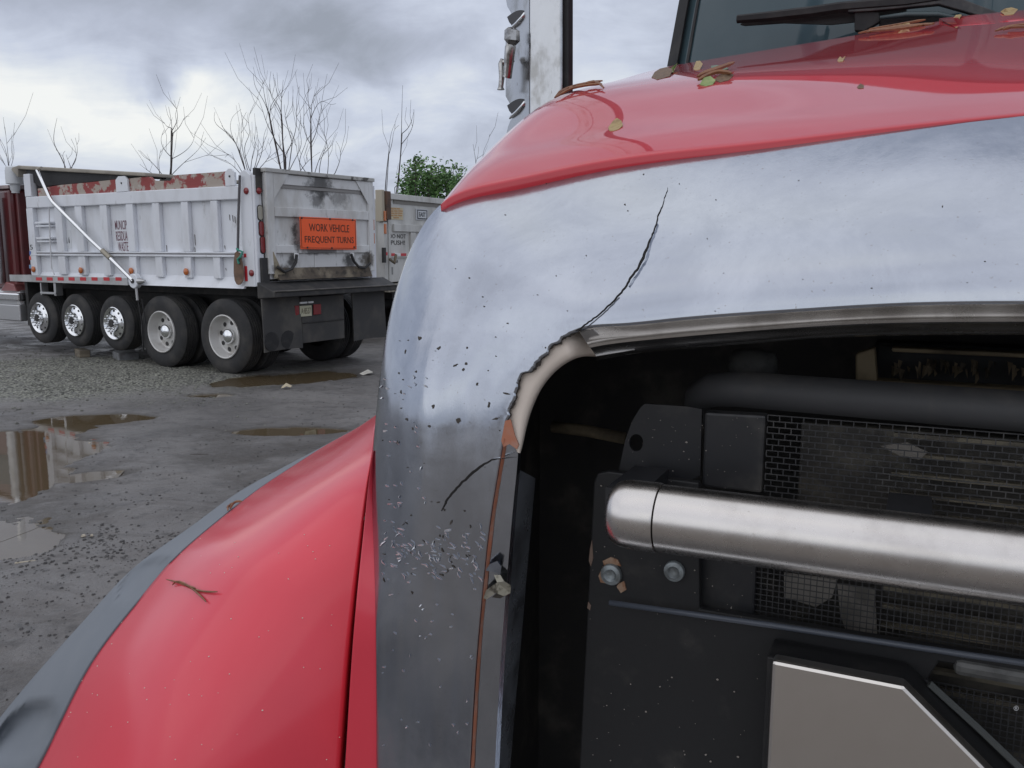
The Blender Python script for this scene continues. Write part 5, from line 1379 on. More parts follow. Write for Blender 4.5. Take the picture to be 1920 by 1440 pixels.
MB(DP).lathe([(0, .105), (1.45, .105)], (5.70, -.02, 1.15), (0, 0, 1), 24).build('exhaust_shield', M('brushed_stack', (0.52, 0.52, 0.52), 0.32, metal=1.0, var=((0.35, 0.35, 0.34), 8, 0.4, 0.7, 0.7), rvar=(20, .2), pos='World'), DUMP, auto=40)
MB(DP).tube([(5.70, -.02, 2.6), (5.70, -.02, 3.4)], .065, 16).build('exhaust_pipe', bright, DUMP, auto=40)
pcx = sdx(32, 330)[0]
MB(DP).lathe([(0, .06), (.03, .06), (.05, .075), (.14, .078), (.145, .11), (.15, .135), (.36, .135), (.42, .12), (.44, .09), (.445, 0)], (5.22, .12, 2.66), (0, 0, 1), 20).build('air_precleaner', M('white_plastic', (0.62, 0.64, 0.66), 0.45), DUMP, auto=40)
dbox('roof_rack', (5.1, .3, 2.80), (5.5, 2.2, 2.84), alu)
MB(DP).lathe([(-.15, .30), (-.14, .50), (.14, .50), (.15, .30)], (8.1, .30, .525), (0, 1, 0), 32, caps=False).build('tyre', tire, DUMP, auto=40)
MB(DP).lathe([(-.15, .30), (.0, .25), (.0, 0)], (8.1, .30, .525), (0, 1, 0), 24).build('rim', bright, DUMP, auto=40)
MB(DP).hexa([(7.4, .1, .95), (8.8, .1, .8), (8.8, .5, .8), (7.4, .5, .95)], [(7.5, .1, 1.15), (8.6, .1, 1.1), (8.6, .5, 1.1), (7.5, .5, 1.15)]).build('front_fender', darkred, DUMP, bevel=.04)
MB(DP).prism([(5.25, .0, 1.02), (5.75, .0, 1.02), (5.55, .0, 1.18), (5.3, .0, 1.14)], np.array([0, .4, 0])).build('deck_fender', M('dull_pink_red', (0.28, 0.09, 0.085), 0.4, coat=.5), DUMP, bevel=.02)

# shovel hanging on the body side: its own thing
SHV = empty('shovel', DP((sdx(447, 420, -.04)[0], -.05, 1.24)), 'brown shovel tied blade down on the white body side', 'shovel')
xs, _ = sdx(449, 430, -.05)
MB(DP).tube([(sdx(450, 335, -.05)[0], -.05, 2.70), (xs, -.055, 2.2), (sdx(447, 470, -.05)[0], -.06, 1.70)], .017, 8).build('handle', M('grey_wood', (0.11, 0.105, 0.11), 0.8), SHV)
mb = MB(DP); cx, cz = sdx(446.5, 505, -.06)
prof = [(0, .24), (.05, .22), (.085, .10), (.10, -.05), (.085, -.15), (.04, -.20), (0, -.21), (-.04, -.20), (-.085, -.15), (-.10, -.05), (-.085, .10), (-.05, .22)]
mb.prism([(cx + a, -.075 + .02 * abs(a) / .1, cz + b) for a, b in prof], np.array([0, .012, 0]))
mb.build('blade', M('rusty_blade', (0.19, 0.115, 0.075), 0.75, var=((0.11, 0.07, 0.05), 10, 0.4, 0.65, 0.8), pos='World'), SHV, bevel=.004)
MB(DP).tube([(xs + .05, -.065, 1.74), (xs, -.085, 1.72), (xs - .05, -.06, 1.70), (xs - .03, -.085, 1.63), (xs + .03, -.08, 1.60), (xs + .01, -.08, 1.54)], .016, 6).build('tie', M('green_cord', (0.05, 0.27, 0.20), 0.7), SHV)

# ================================================================== WHITE TRAILER behind it
TE = radians(23.6)
ER = np.array([sin(TE), cos(TE), 0]); EH = np.array([-cos(TE), sin(TE), 0])
E0 = CAM + ray(718, 465) * 17.2; E0 = np.array([E0[0], E0[1], 0.0])
def EP(p): return E0 + p[0] * EH + p[1] * ER + np.array([0, 0, p[2]])
def edx(px, py, x0=0.0):
    r = ray(px, py); t = ((E0 - CAM).dot(EH) + x0) / r.dot(EH); P = CAM + r * t
    return float((P - E0).dot(ER)), float(P[2])
TRL = empty('dump_trailer', EP((2.5, 1.25, 0)), 'pale grey dump trailer with DO NOT PUSH! on its tailgate, behind the white dump truck', 'trailer')
pale = M('pale_trailer', (0.60, 0.595, 0.565), 0.5, var=((0.36, 0.35, 0.32), 2.5, 0.4, 0.7, 0.7), var2=((0.20, 0.18, 0.15), 9, 0.62, 0.78, 0.6), rvar=(6, .2), stretch=(1, 1, .4), pos='World')
def ebox(name, a, b, mat, parent=None, bevel=.008, **kw): return MB(EP).box(a, b).build(name, mat, parent or TRL, bevel=bevel, **kw)
def e_px(pl, pr, pt, pb, x0, x1, name, mat, parent=None, bevel=.006, **kw):
    yl, z1 = edx(pl, pt, x1); yr2, _ = edx(pr, pt, x1); _, z0 = edx(pl, pb, x1)
    return ebox(name, (x1, yl, z0), (x0, yr2, z1), mat, parent, bevel, **kw)
ztop = edx(730, 364)[1]; zbot = edx(735, 529)[1]
EG = ebox('tailgate', (0, .12, zbot), (.06, 2.55, ztop), pale)
ebox('trailer_body', (.07, .02, zbot), (7.0, 2.6, ztop - .1), pale)
ebox('gate_top', (-.06, .10, ztop - .10), (-.002, 2.56, ztop + .015), pale, EG)
ebox('gate_groove', (-.02, .42, ztop - .17), (-.001, 2.5, ztop - .105), M('groove_taupe', (0.25, 0.235, 0.21), 0.7), EG, 0)
ebox('gate_frame', (-.06, .12, zbot), (-.002, edx(728, 440)[0], ztop - .105), pale, EG)
_, zb1 = edx(740, 420); _, zb2 = edx(740, 434)
ebox('gate_beam', (-.05, .362, zb2), (-.002, 2.5, zb1), pale, EG)
e_px(771, 780, 436, 530, -.002, -.05, 'gate_post', pale, EG)
e_px(731, 770, 479, 483.5, -.002, -.04, 'gate_ledge', pale, EG)
for a, b, mt in ((731, 740.5, redtape), (741, 751.5, whitetape), (752, 762, redtape)):
    e_px(a, b, 475, 480, -.002, -.05, 'reflector', mt, EG, 0)
def e_text(body, pl, pr, pt, pb, mat, x0=-.004, par=None, bold=0.0):
    yl, z1 = edx(pl, pt, x0); yr2, z1r = edx(pr, pt, x0); _, z0 = edx(pl, pb, x0)
    return lettering(body, lambda u, v, d_: EP((x0 - d_, yl + (yr2 - yl) * u, z0 + (z1 - z0) * v)), mat, par or EG, bold=bold)
ink2 = M('faded_black_print', (0.075, 0.07, 0.068), 0.7)
e_text('DO NOT', 729.5, 761, 438.5, 446.5, ink2, bold=.006)
e_text('PUSH!', 733, 759, 450.5, 459, ink2, bold=.006)
STK = e_px(728.5, 755.5, 388, 411, -.001, -.008, 'warning_sticker', M('faded_yellow_sticker', (0.60, 0.51, 0.34), 0.6, var=((0.50, 0.43, 0.30), 20, .4, .6, .6), pos='World'), EG, 0)
wm = M('faded_orange_print', (0.50, 0.28, 0.13), 0.7)
for k in range(5):
    a, b = ((733, 750), (730, 755), (732, 754), (731, 754), (738, 748))[k]
    for (c0, c1) in ((0, .3), (.36, .62), (.68, 1)):
        e_px(a + (b - a) * c0, a + (b - a) * c1, 390 + k * 4.2, 392.4 + k * 4.2, -.009, -.0105, 'print_line', wm, STK, 0)
BDG = e_px(780, 803, 391, 412, -.001, -.02, 'maker_badge', M('badge_grey', (0.50, 0.51, 0.52), 0.5), EG, .003)
e_px(782.5, 801, 393, 410.5, -.0205, -.023, 'badge_border', M('badge_dark', (0.05, 0.055, 0.065), 0.5), BDG, 0)
e_px(784, 799.5, 395, 408.5, -.0235, -.026, 'badge_face', M('badge_white', (0.60, 0.62, 0.63), 0.5), BDG, 0)
e_text('EAST', 785.5, 798, 397.5, 406, MATS['badge_dark'], -.0265, BDG, bold=.03)
e_text('18', 738.5, 746, 487.5, 493, ink2)
e_px(731.5, 737, 501, 515, -.001, -.006, 'faded_patch', M('grey_patch', (0.26, 0.26, 0.25), 0.7), EG, 0)
# left corner: posts, amber lamps, clutter
ebox('corner_post', (-.10, -.10, zbot), (.05, .02, ztop - .55), pale)
ebox('corner_post', (-.10, -.16, ztop - .54), (.05, -.06, ztop + .06), M('tan_post', (0.45, 0.40, 0.31), 0.7), bevel=.01)
ebox('corner_block', (-.14, -.05, ztop - .50), (.04, .11, ztop + .04), M('rusty_brown_block', (0.13, 0.075, 0.05), 0.8, var=((0.07, 0.05, 0.04), 8, .4, .6, .8), pos='World'), bevel=.01)
for py in (404, 428.5):
    _, z = edx(708, py, -.1)
    ebox('marker_lamp', (-.125, -.115, z - .095), (-.101, -.045, z + .095), amber, bevel=.006)
_, z = edx(710, 476, -.1)
ebox('reflector', (-.104, -.10, z - .03), (-.1005, .0, z + .03), redtape, bevel=0)
ebox('latch', (-.16, -.22, z - .17), (-.102, -.14, z + .12), grime)
MB(EP).tube([(-.13, .02, z - .1), (-.18, .12, z - .18), (-.16, .22, z - .02)], .03, 6).build('latch_lever', M('brown_lever', (0.16, 0.13, 0.09), .7), TRL)
# underside: lamp bar, flaps, tyres
LBR = ebox('lamp_bar', (-.10, .02, zbot - .19), (.0, 2.5, zbot - .03), M('dirty_cream_bar', (0.36, 0.33, 0.26), 0.7, var=((0.15, .13, .10), 6, .45, .65, .8), pos='World'))
for px in (748.5, 758, 766):
    y, z = edx(px, 546.5, -.10)
    MB(EP).lathe([(0, .055), (.02, .055), (.035, .03), (.037, 0)], (-.10, y, z), (-1, 0, 0), 16).build('tail_lamp', redlens, LBR, smooth=True)
ebox('chassis', (.3, .8, .7), (7.0, 1.8, zbot - .02), grime)
for (a, b) in ((.05, .75), (1.85, 2.55)):
    V = MB(EP).box((.45, a, .35), (.47, b, zbot - .1)).build('mud_flap', flapm, TRL)
for x in (1.1, 2.5):
    for y in (.15, .5, 2.1, 2.45):
        MB(EP).lathe([(-.13, .30), (-.14, .46), (-.11, .52), (.11, .52), (.14, .46), (.13, .30)], (x, y, .52), (0, 1, 0), 32, caps=False).build('tyre', tire, TRL, auto=40)
    MB(EP).tube([(x, .2, .52), (x, 2.4, .52)], .1, 10).build('axle', grime, TRL)

# ================================================================== TREES
barkm = M('grey_bark', (0.075, 0.062, 0.060), 0.9, var=((0.10, 0.085, 0.075), 6, .4, .7, .7), pos='World')
def pt_at(px, py, Y): return CAM + ray(px, py) * (Y / ray(px, py)[1])
def bare_tree(px, Y, lines, label, seed, twigs=26, base_r=.05):
    """trunk plus limbs that follow the picture, each with its own depth, and fine side twigs"""
    r_ = random.Random(seed)
    root = pt_at(px, 465, Y); root[2] = 0
    T_ = empty('bare_tree', root, label, 'tree', 'bare saplings beyond the trucks')
    tr = MB(); br_ = MB()
    fork = pt_at(*lines[0][0], Y)
    tr.tube([root, root * .5 + fork * .5 + np.array([.05, 0, 0]), fork], [base_r * .9, base_r * .7, base_r * .45], 7)
    tr.build('trunk', barkm, T_, smooth=True)
    for k, L in enumerate(lines):
        n = len(L); P0 = pt_at(*L[0], Y)
        dep = r_.uniform(-.9, .9)
        pts = []
        C_ = curve(np.array(L, float), max(5, n * 3))
        for i, (x, y) in enumerate(C_):
            f_ = i / (len(C_) - 1)
            pts.append(pt_at(x, y, Y + dep * f_))
        rb_ = base_r * (.24 if k else .38)
        br_.tube(pts, [max(.0042, rb_ * (1 - .82 * i / (len(pts) - 1))) for i in range(len(pts))], 5)
        if k: # join the limb back to the trunk
            br_.tube([root * .15 + fork * .85, pts[0]], [rb_ * 1.1, rb_], 5)
        for q_ in range(max(1, int(1.1 * twigs) // len(lines))):
            i = r_.randint(len(pts) // 4, len(pts) - 2)
            b0 = pts[i]; dr = (pts[i + 1] - pts[i]); dr /= np.linalg.norm(dr)
            side = np.array([r_.choice((-1, 1)) * r_.uniform(.4, 1), r_.uniform(-.8, .8), r_.uniform(0, .5)])
            Lt = r_.uniform(.35, 1.2)
            p1 = b0 + (dr * .8 + side * .7) * Lt * .5; p2 = p1 + (dr * .9 + side * .25 + np.array([0, 0, .3])) * Lt * .5
            br_.tube([b0, p1, p2], [.0055, .0045, .003], 4)
    br_.build('branches', barkm, T_)
Y_T = 27
bare_tree(20, Y_T, [[(22, 340), (14, 300), (8, 275), (-2, 258)], [(18, 320), (26, 280), (24, 262), (28, 248)], [(20, 330), (10, 310), (0, 290)], [(16, 300), (12, 262), (9, 238)]], 'small bare sapling at the tip of the red cab', 1, 10, .035)
bare_tree(128, Y_T, [[(122, 312), (112, 290), (102, 270), (102, 245), (107, 221)], [(130, 318), (142, 300), (140, 275), (133, 260)], [(136, 310), (145, 285), (141, 258)], [(132, 312), (126, 296), (124, 290)], [(120, 300), (118, 290), (122, 283)]], 'sapling with one long thin shoot above the tarp cover', 2, 6, .04)
bare_tree(318, Y_T, [[(318, 335), (322, 290), (323, 248), (320, 220), (316, 200)], [(322, 298), (345, 285), (362, 265), (366, 246)], [(323, 296), (308, 280), (302, 262), (308, 243)], [(324, 250), (340, 232), (350, 218), (355, 218)], [(322, 246), (332, 225), (330, 200), (326, 188)], [(320, 330), (345, 305), (372, 280), (386, 258)], [(306, 330), (290, 310), (270, 290), (262, 282)], [(300, 335), (275, 318), (262, 308)], [(321, 240), (312, 236), (308, 230)], [(300, 330), (298, 300), (302, 280)]], 'sapling with forked spreading limbs above the broken board', 3, 26, .05)
bare_tree(458, Y_T, [[(462, 325), (450, 290), (438, 262), (420, 245), (402, 226), (403, 210)], [(460, 320), (452, 290), (440, 265), (432, 240), (436, 220), (452, 205)], [(465, 322), (455, 280), (452, 250), (455, 225), (462, 210)], [(470, 325), (462, 300), (460, 270), (468, 250), (466, 230), (478, 192)], [(475, 322), (482, 295), (484, 265), (480, 238)], [(470, 320), (474, 290), (478, 265), (476, 255)], [(478, 318), (492, 280), (496, 250), (505, 230)], [(455, 325), (440, 300), (428, 290), (422, 295)], [(450, 325), (438, 312), (422, 300)], [(480, 322), (500, 300), (508, 280), (502, 265)]], 'dense sapling leaning left beside the tailgate corner', 4, 30, .05)
bare_tree(535, Y_T, [[(535, 325), (533, 290), (515, 262), (505, 220), (492, 185), (478, 160), (475, 138)], [(534, 292), (530, 250), (528, 220), (518, 200), (506, 170), (508, 134)], [(536, 290), (548, 265), (556, 230), (556, 190), (560, 163)], [(506, 225), (510, 195), (520, 180), (526, 168)], [(527, 218), (528, 185), (531, 150)], [(516, 262), (500, 230), (490, 200), (482, 180)], [(505, 215), (498, 190), (492, 150)], [(540, 325), (555, 295), (565, 270), (556, 235)], [(528, 215), (520, 195), (510, 180), (506, 158)], [(548, 268), (540, 240), (534, 210), (533, 196)], [(530, 322), (520, 300), (515, 285)]], 'tallest bare sapling rising behind the tailgate', 5, 34, .055)
bare_tree(586, Y_T, [[(585, 328), (583, 290), (582, 250), (582, 220), (578, 190), (578, 165)], [(583, 272), (570, 240), (570, 210), (572, 180), (585, 164)], [(583, 222), (590, 205), (605, 190), (622, 196), (630, 194)], [(583, 225), (585, 195), (592, 175), (606, 162)], [(590, 325), (600, 295), (610, 270), (612, 260)], [(598, 330), (605, 290), (612, 270), (605, 245), (592, 222)], [(614, 328), (616, 295), (612, 265), (600, 240)], [(575, 325), (560, 300), (555, 270), (545, 245)], [(628, 325), (638, 295), (636, 275), (630, 265)], [(565, 325), (562, 300), (575, 260), (568, 230)], [(584, 268), (592, 250), (598, 225), (610, 195)], [(560, 325), (580, 300), (600, 285)]], 'round topped bare sapling with arching twigs behind the tailgate', 6, 34, .05)
bare_tree(745, Y_T, [[(742, 370), (748, 320), (752, 270), (753, 230), (754, 190), (755, 160)], [(753, 270), (768, 250), (775, 230), (776, 205)], [(754, 250), (765, 240), (772, 225), (776, 210)], [(740, 352), (755, 335), (766, 322)]], 'thin upright sapling like a bare pole behind the trailer', 7, 5, .05)
bare_tree(724, Y_T + .6, [[(722, 360), (726, 310), (730, 275), (735, 245), (740, 233)], [(729, 290), (736, 262), (742, 240), (748, 235)]], 'shorter thin sapling left of the pole sapling', 8, 3, .045)
bare_tree(892, Y_T, [[(893, 320), (891, 295), (888, 278), (887, 270)], [(892, 305), (897, 285), (897, 275)], [(905, 300), (908, 280), (916, 262), (918, 252)]], 'tiny twig tips above the red hood shoulder', 9, 3, .03)
# green bush
leafm = bpy.data.materials.new('spring_leaf'); leafm.use_nodes = True
q = N(leafm.node_tree); bs = leafm.node_tree.nodes['Principled BSDF']
q.l(q.ramp(q.noise(q.n('ShaderNodeNewGeometry').outputs['Position'], 5, 3, .6), [(.35, (0.05, 0.12, 0.035)), (.5, (0.11, 0.22, 0.065)), (.66, (0.19, 0.32, 0.10))]), bs.inputs['Base Color'])
bs.inputs['Roughness'].default_value = .6
YB = 24.0
root = pt_at(808, 465, YB); root[2] = 0
BUSH = empty('green_bush', root, 'leafy green bush rising behind the trailer', 'bush')
mb = MB(); lv = MB(); r_ = random.Random(12)
TIPS = [(765, 330), (780, 298), (778, 292), (800, 312), (795, 325), (815, 310), (835, 312), (850, 312), (862, 318), (868, 330), (755, 355), (770, 345), (840, 330), (820, 335), (800, 345), (760, 365), (785, 360), (850, 350), (875, 345), (885, 360)]
base = root.copy(); 
for (x, y) in TIPS:
    tip = pt_at(x, y, YB + r_.uniform(-1.1, 1.1)); mid = base * .45 + tip * .55 + np.array([r_.uniform(-.3, .3), r_.uniform(-.3, .3), .1])
    mb.tube([base + np.array([r_.uniform(-.2, .2), r_.uniform(-.2, .2), 0]), mid, tip], [.05, .03, .006], 5)
    for k in range(9):
        f_ = r_.uniform(.5, 1.0); b0 = mid * (1 - f_) + tip * f_
        e_ = b0 + np.array([r_.gauss(0, .25), r_.gauss(0, .3), r_.uniform(-.1, .3)])
        mb.tube([b0, e_], [.010, .004], 4)
        for j in range(34):
            f2 = r_.random(); c_ = b0 * (1 - f2) + e_ * f2 + np.array([r_.gauss(0, .075), r_.gauss(0, .09), r_.gauss(0, .08)])
            if c_[2] < .6: continue
            a = np.array([r_.gauss(0, 1), r_.gauss(0, 1), r_.gauss(0, .6)]); a /= np.linalg.norm(a)
            b = np.cross(a, [r_.gauss(0, 1), r_.gauss(0, 1), r_.gauss(0, 1)]); b /= np.linalg.norm(b)
            L = r_.uniform(.035, .065)
            lv.add([c_ - a * L, c_ + b * L * .5, c_ + a * L, c_ - b * L * .5], [(0, 1, 2, 3)])
for k in range(5200):      # lower mass of foliage
    an = r_.uniform(0, 2 * pi); rr = sqrt(r_.random())
    c_ = pt_at(815, 465, YB) + np.array([.95 * rr * cos(an), 1.0 * rr * sin(an), 0]); c_[2] = r_.uniform(1.2, 2.95) + .28 * sin(c_[0] * 7) * sin(c_[1] * 5)
    a = np.array([r_.gauss(0, 1), r_.gauss(0, 1), r_.gauss(0, .6)]); a /= np.linalg.norm(a)
    b = np.cross(a, [r_.gauss(0, 1), r_.gauss(0, 1), r_.gauss(0, 1)]); b /= np.linalg.norm(b)
    L = r_.uniform(.035, .065)
    lv.add([c_ - a * L, c_ + b * L * .5, c_ + a * L, c_ - b * L * .5], [(0, 1, 2, 3)])
mb.build('trunk', barkm, BUSH); lv.build('crown', leafm, BUSH)
# far earth bank closing the yard
hb = MB(); xs_ = np.linspace(-60, 60, 61)
V = []
for x in xs_:
    h_ = .9 + .5 * float(fbm(np.array([x * .08]), np.array([2.0]), 3, 77)[0])
    for (yy, zz) in ((42, -.3), (44, h_ * .6), (48, h_), (60, h_ * .9), (75, -.4)): V.append((x * (1 + (yy - 42) / 60), yy, zz))
tag(obj('earth_bank', V, grid(61, 5), M('scrub_bank', (0.055, 0.06, 0.035), 0.95, var=((0.10, 0.09, 0.06), .6, .4, .65, .9), bump=(2, 1, .2), pos='World'), smooth=True), 'low scrubby bank beyond the yard', kind='structure')

# ================================================================== LITTER, TIMBER BLOCK, LEAVES AND NEEDLES
def gz_(p): return float(ground_h(np.array([p[0]]), np.array([p[1]]))[0])
def scrap(name, px, py, size, mat, label, cat, seed):
    r_ = random.Random(seed); c_ = ground_pt(px, py); z = gz_(c_) + .004
    n = 9; V = []
    for i in range(n):
        an = 2 * pi * i / n; rr = size * r_.uniform(.6, 1.1)
        V.append((c_[0] + 1.4 * rr * cos(an), c_[1] + rr * sin(an), z + r_.uniform(0, .035)))
    V.append((c_[0], c_[1], z + .07))
    V2 = [(v[0], v[1], v[2] - .006) for v in V]
    Fc = [(i, (i + 1) % n, n) for i in range(n)] + [(n + 1 + (i + 1) % n, n + 1 + i, 2 * n + 1) for i in range(n)] + [(i, i + n + 1, (i + 1) % n + n + 1, (i + 1) % n) for i in range(n)]
    return tag(obj(name, V, Fc, mat), label, cat)
paper = M('soggy_paper', (0.60, 0.58, 0.52), 0.8, var=((0.42, 0.40, 0.35), 12, .4, .6, .8))
scrap('litter_scrap', 690, 702, .085, paper, 'crumpled white scrap lying by the trailer flaps', 'litter', 1)
scrap('litter_scrap', 537, 730, .050, M('tan_scrap', (0.50, 0.43, 0.30), 0.8), 'small tan scrap at the puddle edge behind the dump truck', 'litter', 2)
def wood_block(name, px, py, sx_, sy_, sz_, rot, mat, label, cat):
    c_ = ground_pt(px, py); z = gz_(c_) - .01
    ca, sa = cos(rot), sin(rot)
    T_ = lambda p: np.array([c_[0] + p[0] * ca - p[1] * sa, c_[1] + p[0] * sa + p[1] * ca, z + p[2]])
    return tag(MB(T_).box((-sx_ / 2, -sy_ / 2, 0), (sx_ / 2, sy_ / 2, sz_)).build(name, mat, bevel=.012), label, cat)
wood_block('timber_block', 155, 668, .42, .16, .13, 2.2, M('weathered_timber', (0.20, 0.17, 0.125), 0.9, var=((0.12, 0.10, 0.075), 8, .4, .6, .8), stretch=(.3, 1, 3)), 'squared timber block on the ground under the second wheel', 'timber')
wood_block('concrete_slab', 236, 672, .46, .30, .12, 2.2, M('wet_concrete', (0.20, 0.205, 0.21), 0.7, var=((0.12, 0.12, 0.12), 8, .4, .6, .8)), 'broken grey concrete slab by the third wheel', 'slab')
wood_block('wood_splinter', 48, 1054, .11, .018, .012, .35, M('pale_wood', (0.42, 0.37, 0.28), 0.9), 'pale wood splinter beside the small puddle', 'splinter')
wood_block('wood_stick', 373, 850, .16, .018, .014, .05, M('dark_wet_wood', (0.05, 0.042, 0.035), 0.8), 'dark stick lying flat in the wheel track', 'stick')
for k, (px, py, r) in enumerate(((157, 1006, .016), (172, 1005, .013), (168, 828, .014), (106, 870, .012))):
    c_ = ground_pt(px, py); V, Fc = lump((c_[0], c_[1], gz_(c_) + r * .3), r, .8, 7)
    o = obj('pebble', V, Fc, M('pale_pebble', (0.42, 0.37, 0.29), 0.7) if 'pale_pebble' not in MATS else MATS['pale_pebble'], smooth=False)
    tag(o, ('larger tan pebble of a touching pair', 'smaller tan pebble of a touching pair', 'lone tan pebble on the dark mud', 'lone pebble near the big puddle edge')[k], 'pebble', 'pale pebbles in the mud')

def surf(bvh, px, py, lift):
    for k in range(12):                       # past the rim: step back down onto the sheet
        p = on(bvh, px, py + 3 * k, lift)[0]
        if p is not None: return p
    for k in range(12):
        p = on(bvh, px - 8 * k, py + 8, lift)[0]
        if p is not None: return p
def leaf_on(bvh, outline, lifts, mat, name, label, curl=0.0):
    """a leaf: picture outline laid on the hood, edges curled up"""
    cx = sum(p[0] for p in outline) / len(outline); cy = sum(p[1] for p in outline) / len(outline)
    n = len(outline)
    top_ = [surf(bvh, x, y, min(lf * .38, .011)) for (x, y), lf in zip(outline, lifts)]
    c0 = surf(bvh, cx, cy, .002)
    V = top_ + [c0]; V2 = [v - np.array([0, 0, .0012]) for v in V]
    Fc = [(i, (i + 1) % n, n) for i in range(n)] + [(n + 1 + (i + 1) % n, n + 1 + i, 2 * n + 1) for i in range(n)] + [(i, n + 1 + i, n + 1 + (i + 1) % n, (i + 1) % n) for i in range(n)]
    return tag(obj(name, V + V2, Fc, mat, None, smooth=False), label, 'leaf')
brownleaf = M('brown_leaf', (0.19, 0.115, 0.06), 0.7, var=((0.085, 0.05, 0.03), 120, .4, .6, .8), pos='World')
tanleaf = M('tan_leaf', (0.40, 0.29, 0.13), 0.7, var=((0.25, 0.15, 0.07), 90, .45, .65, .8), pos='World')
greenleaf = M('green_leaf', (0.20, 0.28, 0.075), 0.5, var=((0.34, 0.36, 0.14), 70, .45, .65, .7), pos='World')
darkgreen = M('bluish_green_leaf', (0.10, 0.17, 0.09), 0.45, pos='World')
LE = .012
leaf_on(bvh_hood, [(1222, 146), (1228, 139), (1238, 136), (1252, 136), (1262, 138), (1256, 144), (1244, 147), (1232, 150)], [.004, LE, .022, .03, .02, .004, .002, .002], brownleaf, 'fallen_leaf', 'brown curled leaf on the hood corner below the windshield pillar')
leaf_on(bvh_hood, [(1250, 138), (1258, 136), (1266, 132), (1271, 126), (1269, 133), (1262, 139)], [.012, .02, .035, .055, .03, .008], greenleaf, 'fallen_leaf', 'yellow green leaf tip curling up from the brown leaf')
leaf_on(bvh_hood, [(1141, 241), (1150, 233), (1158, 229), (1166, 231), (1168, 237), (1160, 243), (1150, 246), (1143, 246)], [.004, .012, .016, .010, .004, .002, .002, .002], tanleaf, 'fallen_leaf', 'lone tan leaf on the red hood nearest the chrome')
leaf_on(bvh_hood, [(1300, 130), (1306, 124), (1313, 123), (1318, 127), (1312, 131), (1304, 132)], [.004, .03, .04, .02, .002, .002], tanleaf, 'fallen_leaf', 'small tan crumpled leaf beside the pine twig')
leaf_on(bvh_hood, [(1333, 124), (1345, 126), (1358, 128), (1366, 130), (1352, 134), (1340, 135), (1335, 130)], [.002, .01, .01, .004, .002, .002, .002], darkgreen, 'fallen_leaf', 'dull green leaf lying flat behind the pine twig')
leaf_on(bvh_hood, [(1312, 160), (1320, 155), (1332, 152), (1342, 155), (1336, 159), (1324, 162)], [.004, .02, .02, .01, .002, .002], greenleaf, 'fallen_leaf', 'bright yellow green leaf in front of the pine twig')
leaf_on(bvh_hood, [(1338, 151), (1350, 147), (1364, 146), (1376, 146), (1366, 151), (1350, 155)], [.004, .015, .02, .012, .002, .002], brownleaf, 'fallen_leaf', 'narrow reddish brown leaf right of the yellow green leaf')
leaf_on(bvh_hood, [(1570, 114), (1575, 110), (1580, 112), (1585, 110), (1580, 116), (1573, 117)], [.002, .01, .004, .012, .002, .002], tanleaf, 'fallen_leaf', 'tiny pale leaf flake alone on the upper hood')
leaf_on(bvh_hood, [(1675, 49), (1682, 46), (1692, 50), (1702, 50), (1706, 45), (1704, 54), (1690, 56), (1680, 54)], [.03, .06, .03, .03, .06, .004, .002, .002], tanleaf, 'fallen_leaf', 'curled tan leaf lying across the pine needles')
leaf_on(bvh_hood, [(1786, 38), (1792, 33), (1800, 32), (1803, 36), (1796, 40), (1788, 41)], [.01, .06, .07, .03, .004, .002], tanleaf, 'fallen_leaf', 'crumpled leaf at the hood rear edge under the wiper arm')
leaf_on(bvh_hood, [(1876, 24), (1884, 21), (1896, 22), (1908, 23), (1900, 28), (1884, 29)], [.01, .05, .05, .02, .004, .002], tanleaf, 'fallen_leaf', 'brown leaf pile at the far corner of the hood')
leaf_on(bvh_hood, [(1607, 164), (1613, 161), (1620, 163), (1618, 166), (1610, 167)], [.002, .008, .006, .002, .001], brownleaf, 'fallen_leaf', 'tiny orange brown leaf at the edge of the dark reflection')
needle = M('pine_needle', (0.26, 0.115, 0.05), 0.6, var=((0.16, 0.07, 0.035), 60, .4, .6, .7), pos='World')
needle_dk = M('dark_needle', (0.085, 0.045, 0.03), 0.6)
def needles(bvh, strands, label, name='pine_needles', mat=None, r=.0016, cat='pine needles'):
    mb = MB()
    for L in strands:
        C_ = curve(np.array([(x, y, lf * 1000) for x, y, lf in L], float), 9)
        P = [surf(bvh, x, y, min(lf / 1000, .006) + r) for x, y, lf in C_]
        P = [p for p in P if p is not None]
        if len(P) > 2: mb.tube(P, [r * .6] + [r] * (len(P) - 2) + [r * .5], 5)
    return tag(mb.build(name, mat or needle), label, cat)
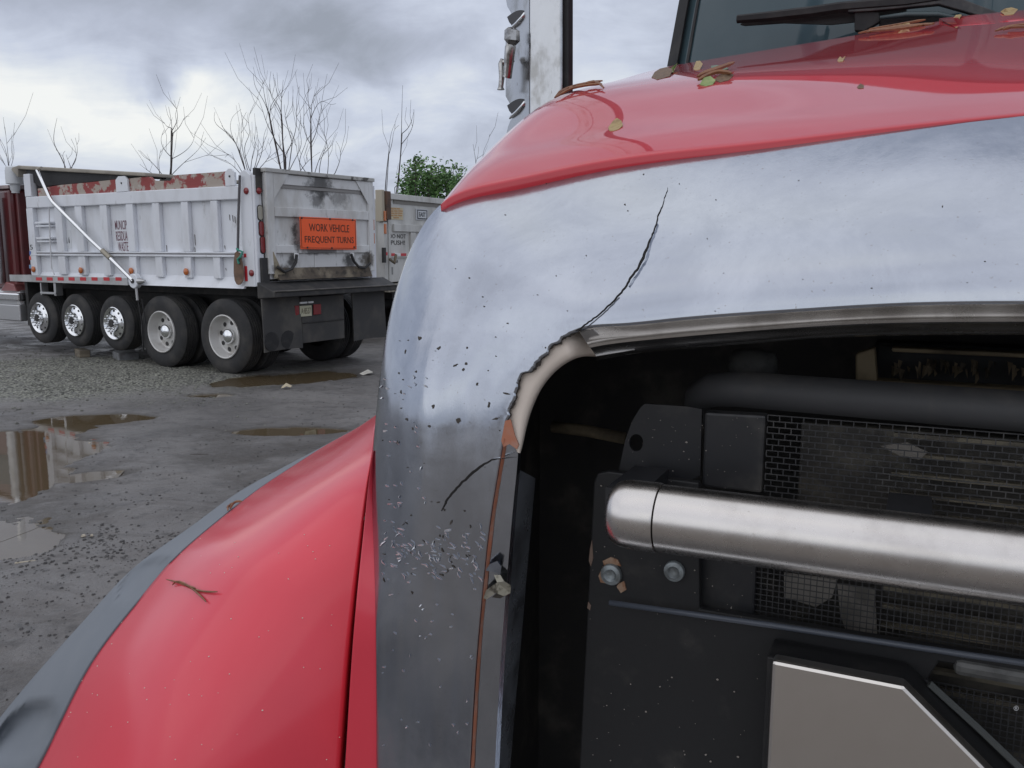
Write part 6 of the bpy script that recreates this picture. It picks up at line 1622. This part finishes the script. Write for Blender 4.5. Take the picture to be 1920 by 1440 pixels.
needles(bvh_hood, [[(1308, 153, .004), (1340, 143, .008), (1376, 128, .006)], [(1312, 152, .004), (1345, 140, .012), (1374, 130, .02)], [(1310, 158, .003), (1345, 147, .006), (1372, 147, .004)]], 'brown pine twig among green leaves on the hood corner', 'pine_twig', r=.0035, cat='twig')
needles(bvh_hood, [[(1042, 188, .002), (1070, 173, .012), (1100, 166, .014), (1131, 161, .006)], [(1044, 187, .002), (1075, 175, .006), (1105, 169, .006), (1130, 165, .004)], [(1060, 178, .004), (1090, 163, .016), (1118, 163, .010), (1133, 170, .002)]], 'pine needles on the hood shoulder against the exhaust shield', r=.0025)
needles(bvh_hood, [[(1610, 68, .004), (1660, 62, .010), (1752, 52, .006)], [(1625, 67, .004), (1680, 58, .012), (1748, 54, .006)], [(1630, 62, .02), (1680, 54, .03), (1735, 44, .03)], [(1620, 66, .004), (1700, 60, .008), (1740, 53, .004)]], 'long pine needles at the hood rear edge below the wiper', r=.004)
needles(bvh_hood, [[(1866, 63, .002), (1895, 58, .006), (1935, 54, .004)], [(1880, 61, .002), (1900, 60, .008), (1940, 60, .004)], [(1890, 57, .002), (1915, 55, .006), (1950, 50, .004)]], 'short pine needles on the right of the hood', r=.003)
needles(bvh_fend, [[(318, 1090, .004), (345, 1097, .003), (372, 1108, .002), (412, 1112, .003)], [(326, 1098, .001), (334, 1094, .004), (362, 1104, .003), (390, 1130, .002)], [(350, 1098, .003), (372, 1106, .004)]], 'forked brown pine needle on the red fender', r=.0014)
needles(bvh_fend, [[(431, 962, .004), (434, 950, .012), (442, 944, .020)], [(434, 957, .002), (446, 948, .006), (456, 944, .002)]], 'tiny curled twig on the fender edge by the grey trim', r=.0022, name='curled_twig', cat='twig')
# white droppings and grit on the fender
gm = MB(); r_ = random.Random(9)
for k in range(70):
    x, y = r_.uniform(120, 640), r_.uniform(1000, 1430)
    p, nn_ = on(bvh_fend, x, y, .0003)
    if p is None: continue
    V, Fc = lump(p, r_.uniform(.0006, .0013), .6, 5); gm.add(V, Fc)
tag(gm.build('pale_grit', M('pale_grit', (0.65, 0.60, 0.52), 0.8)), 'pale grit specks scattered over the red fender', kind='stuff')
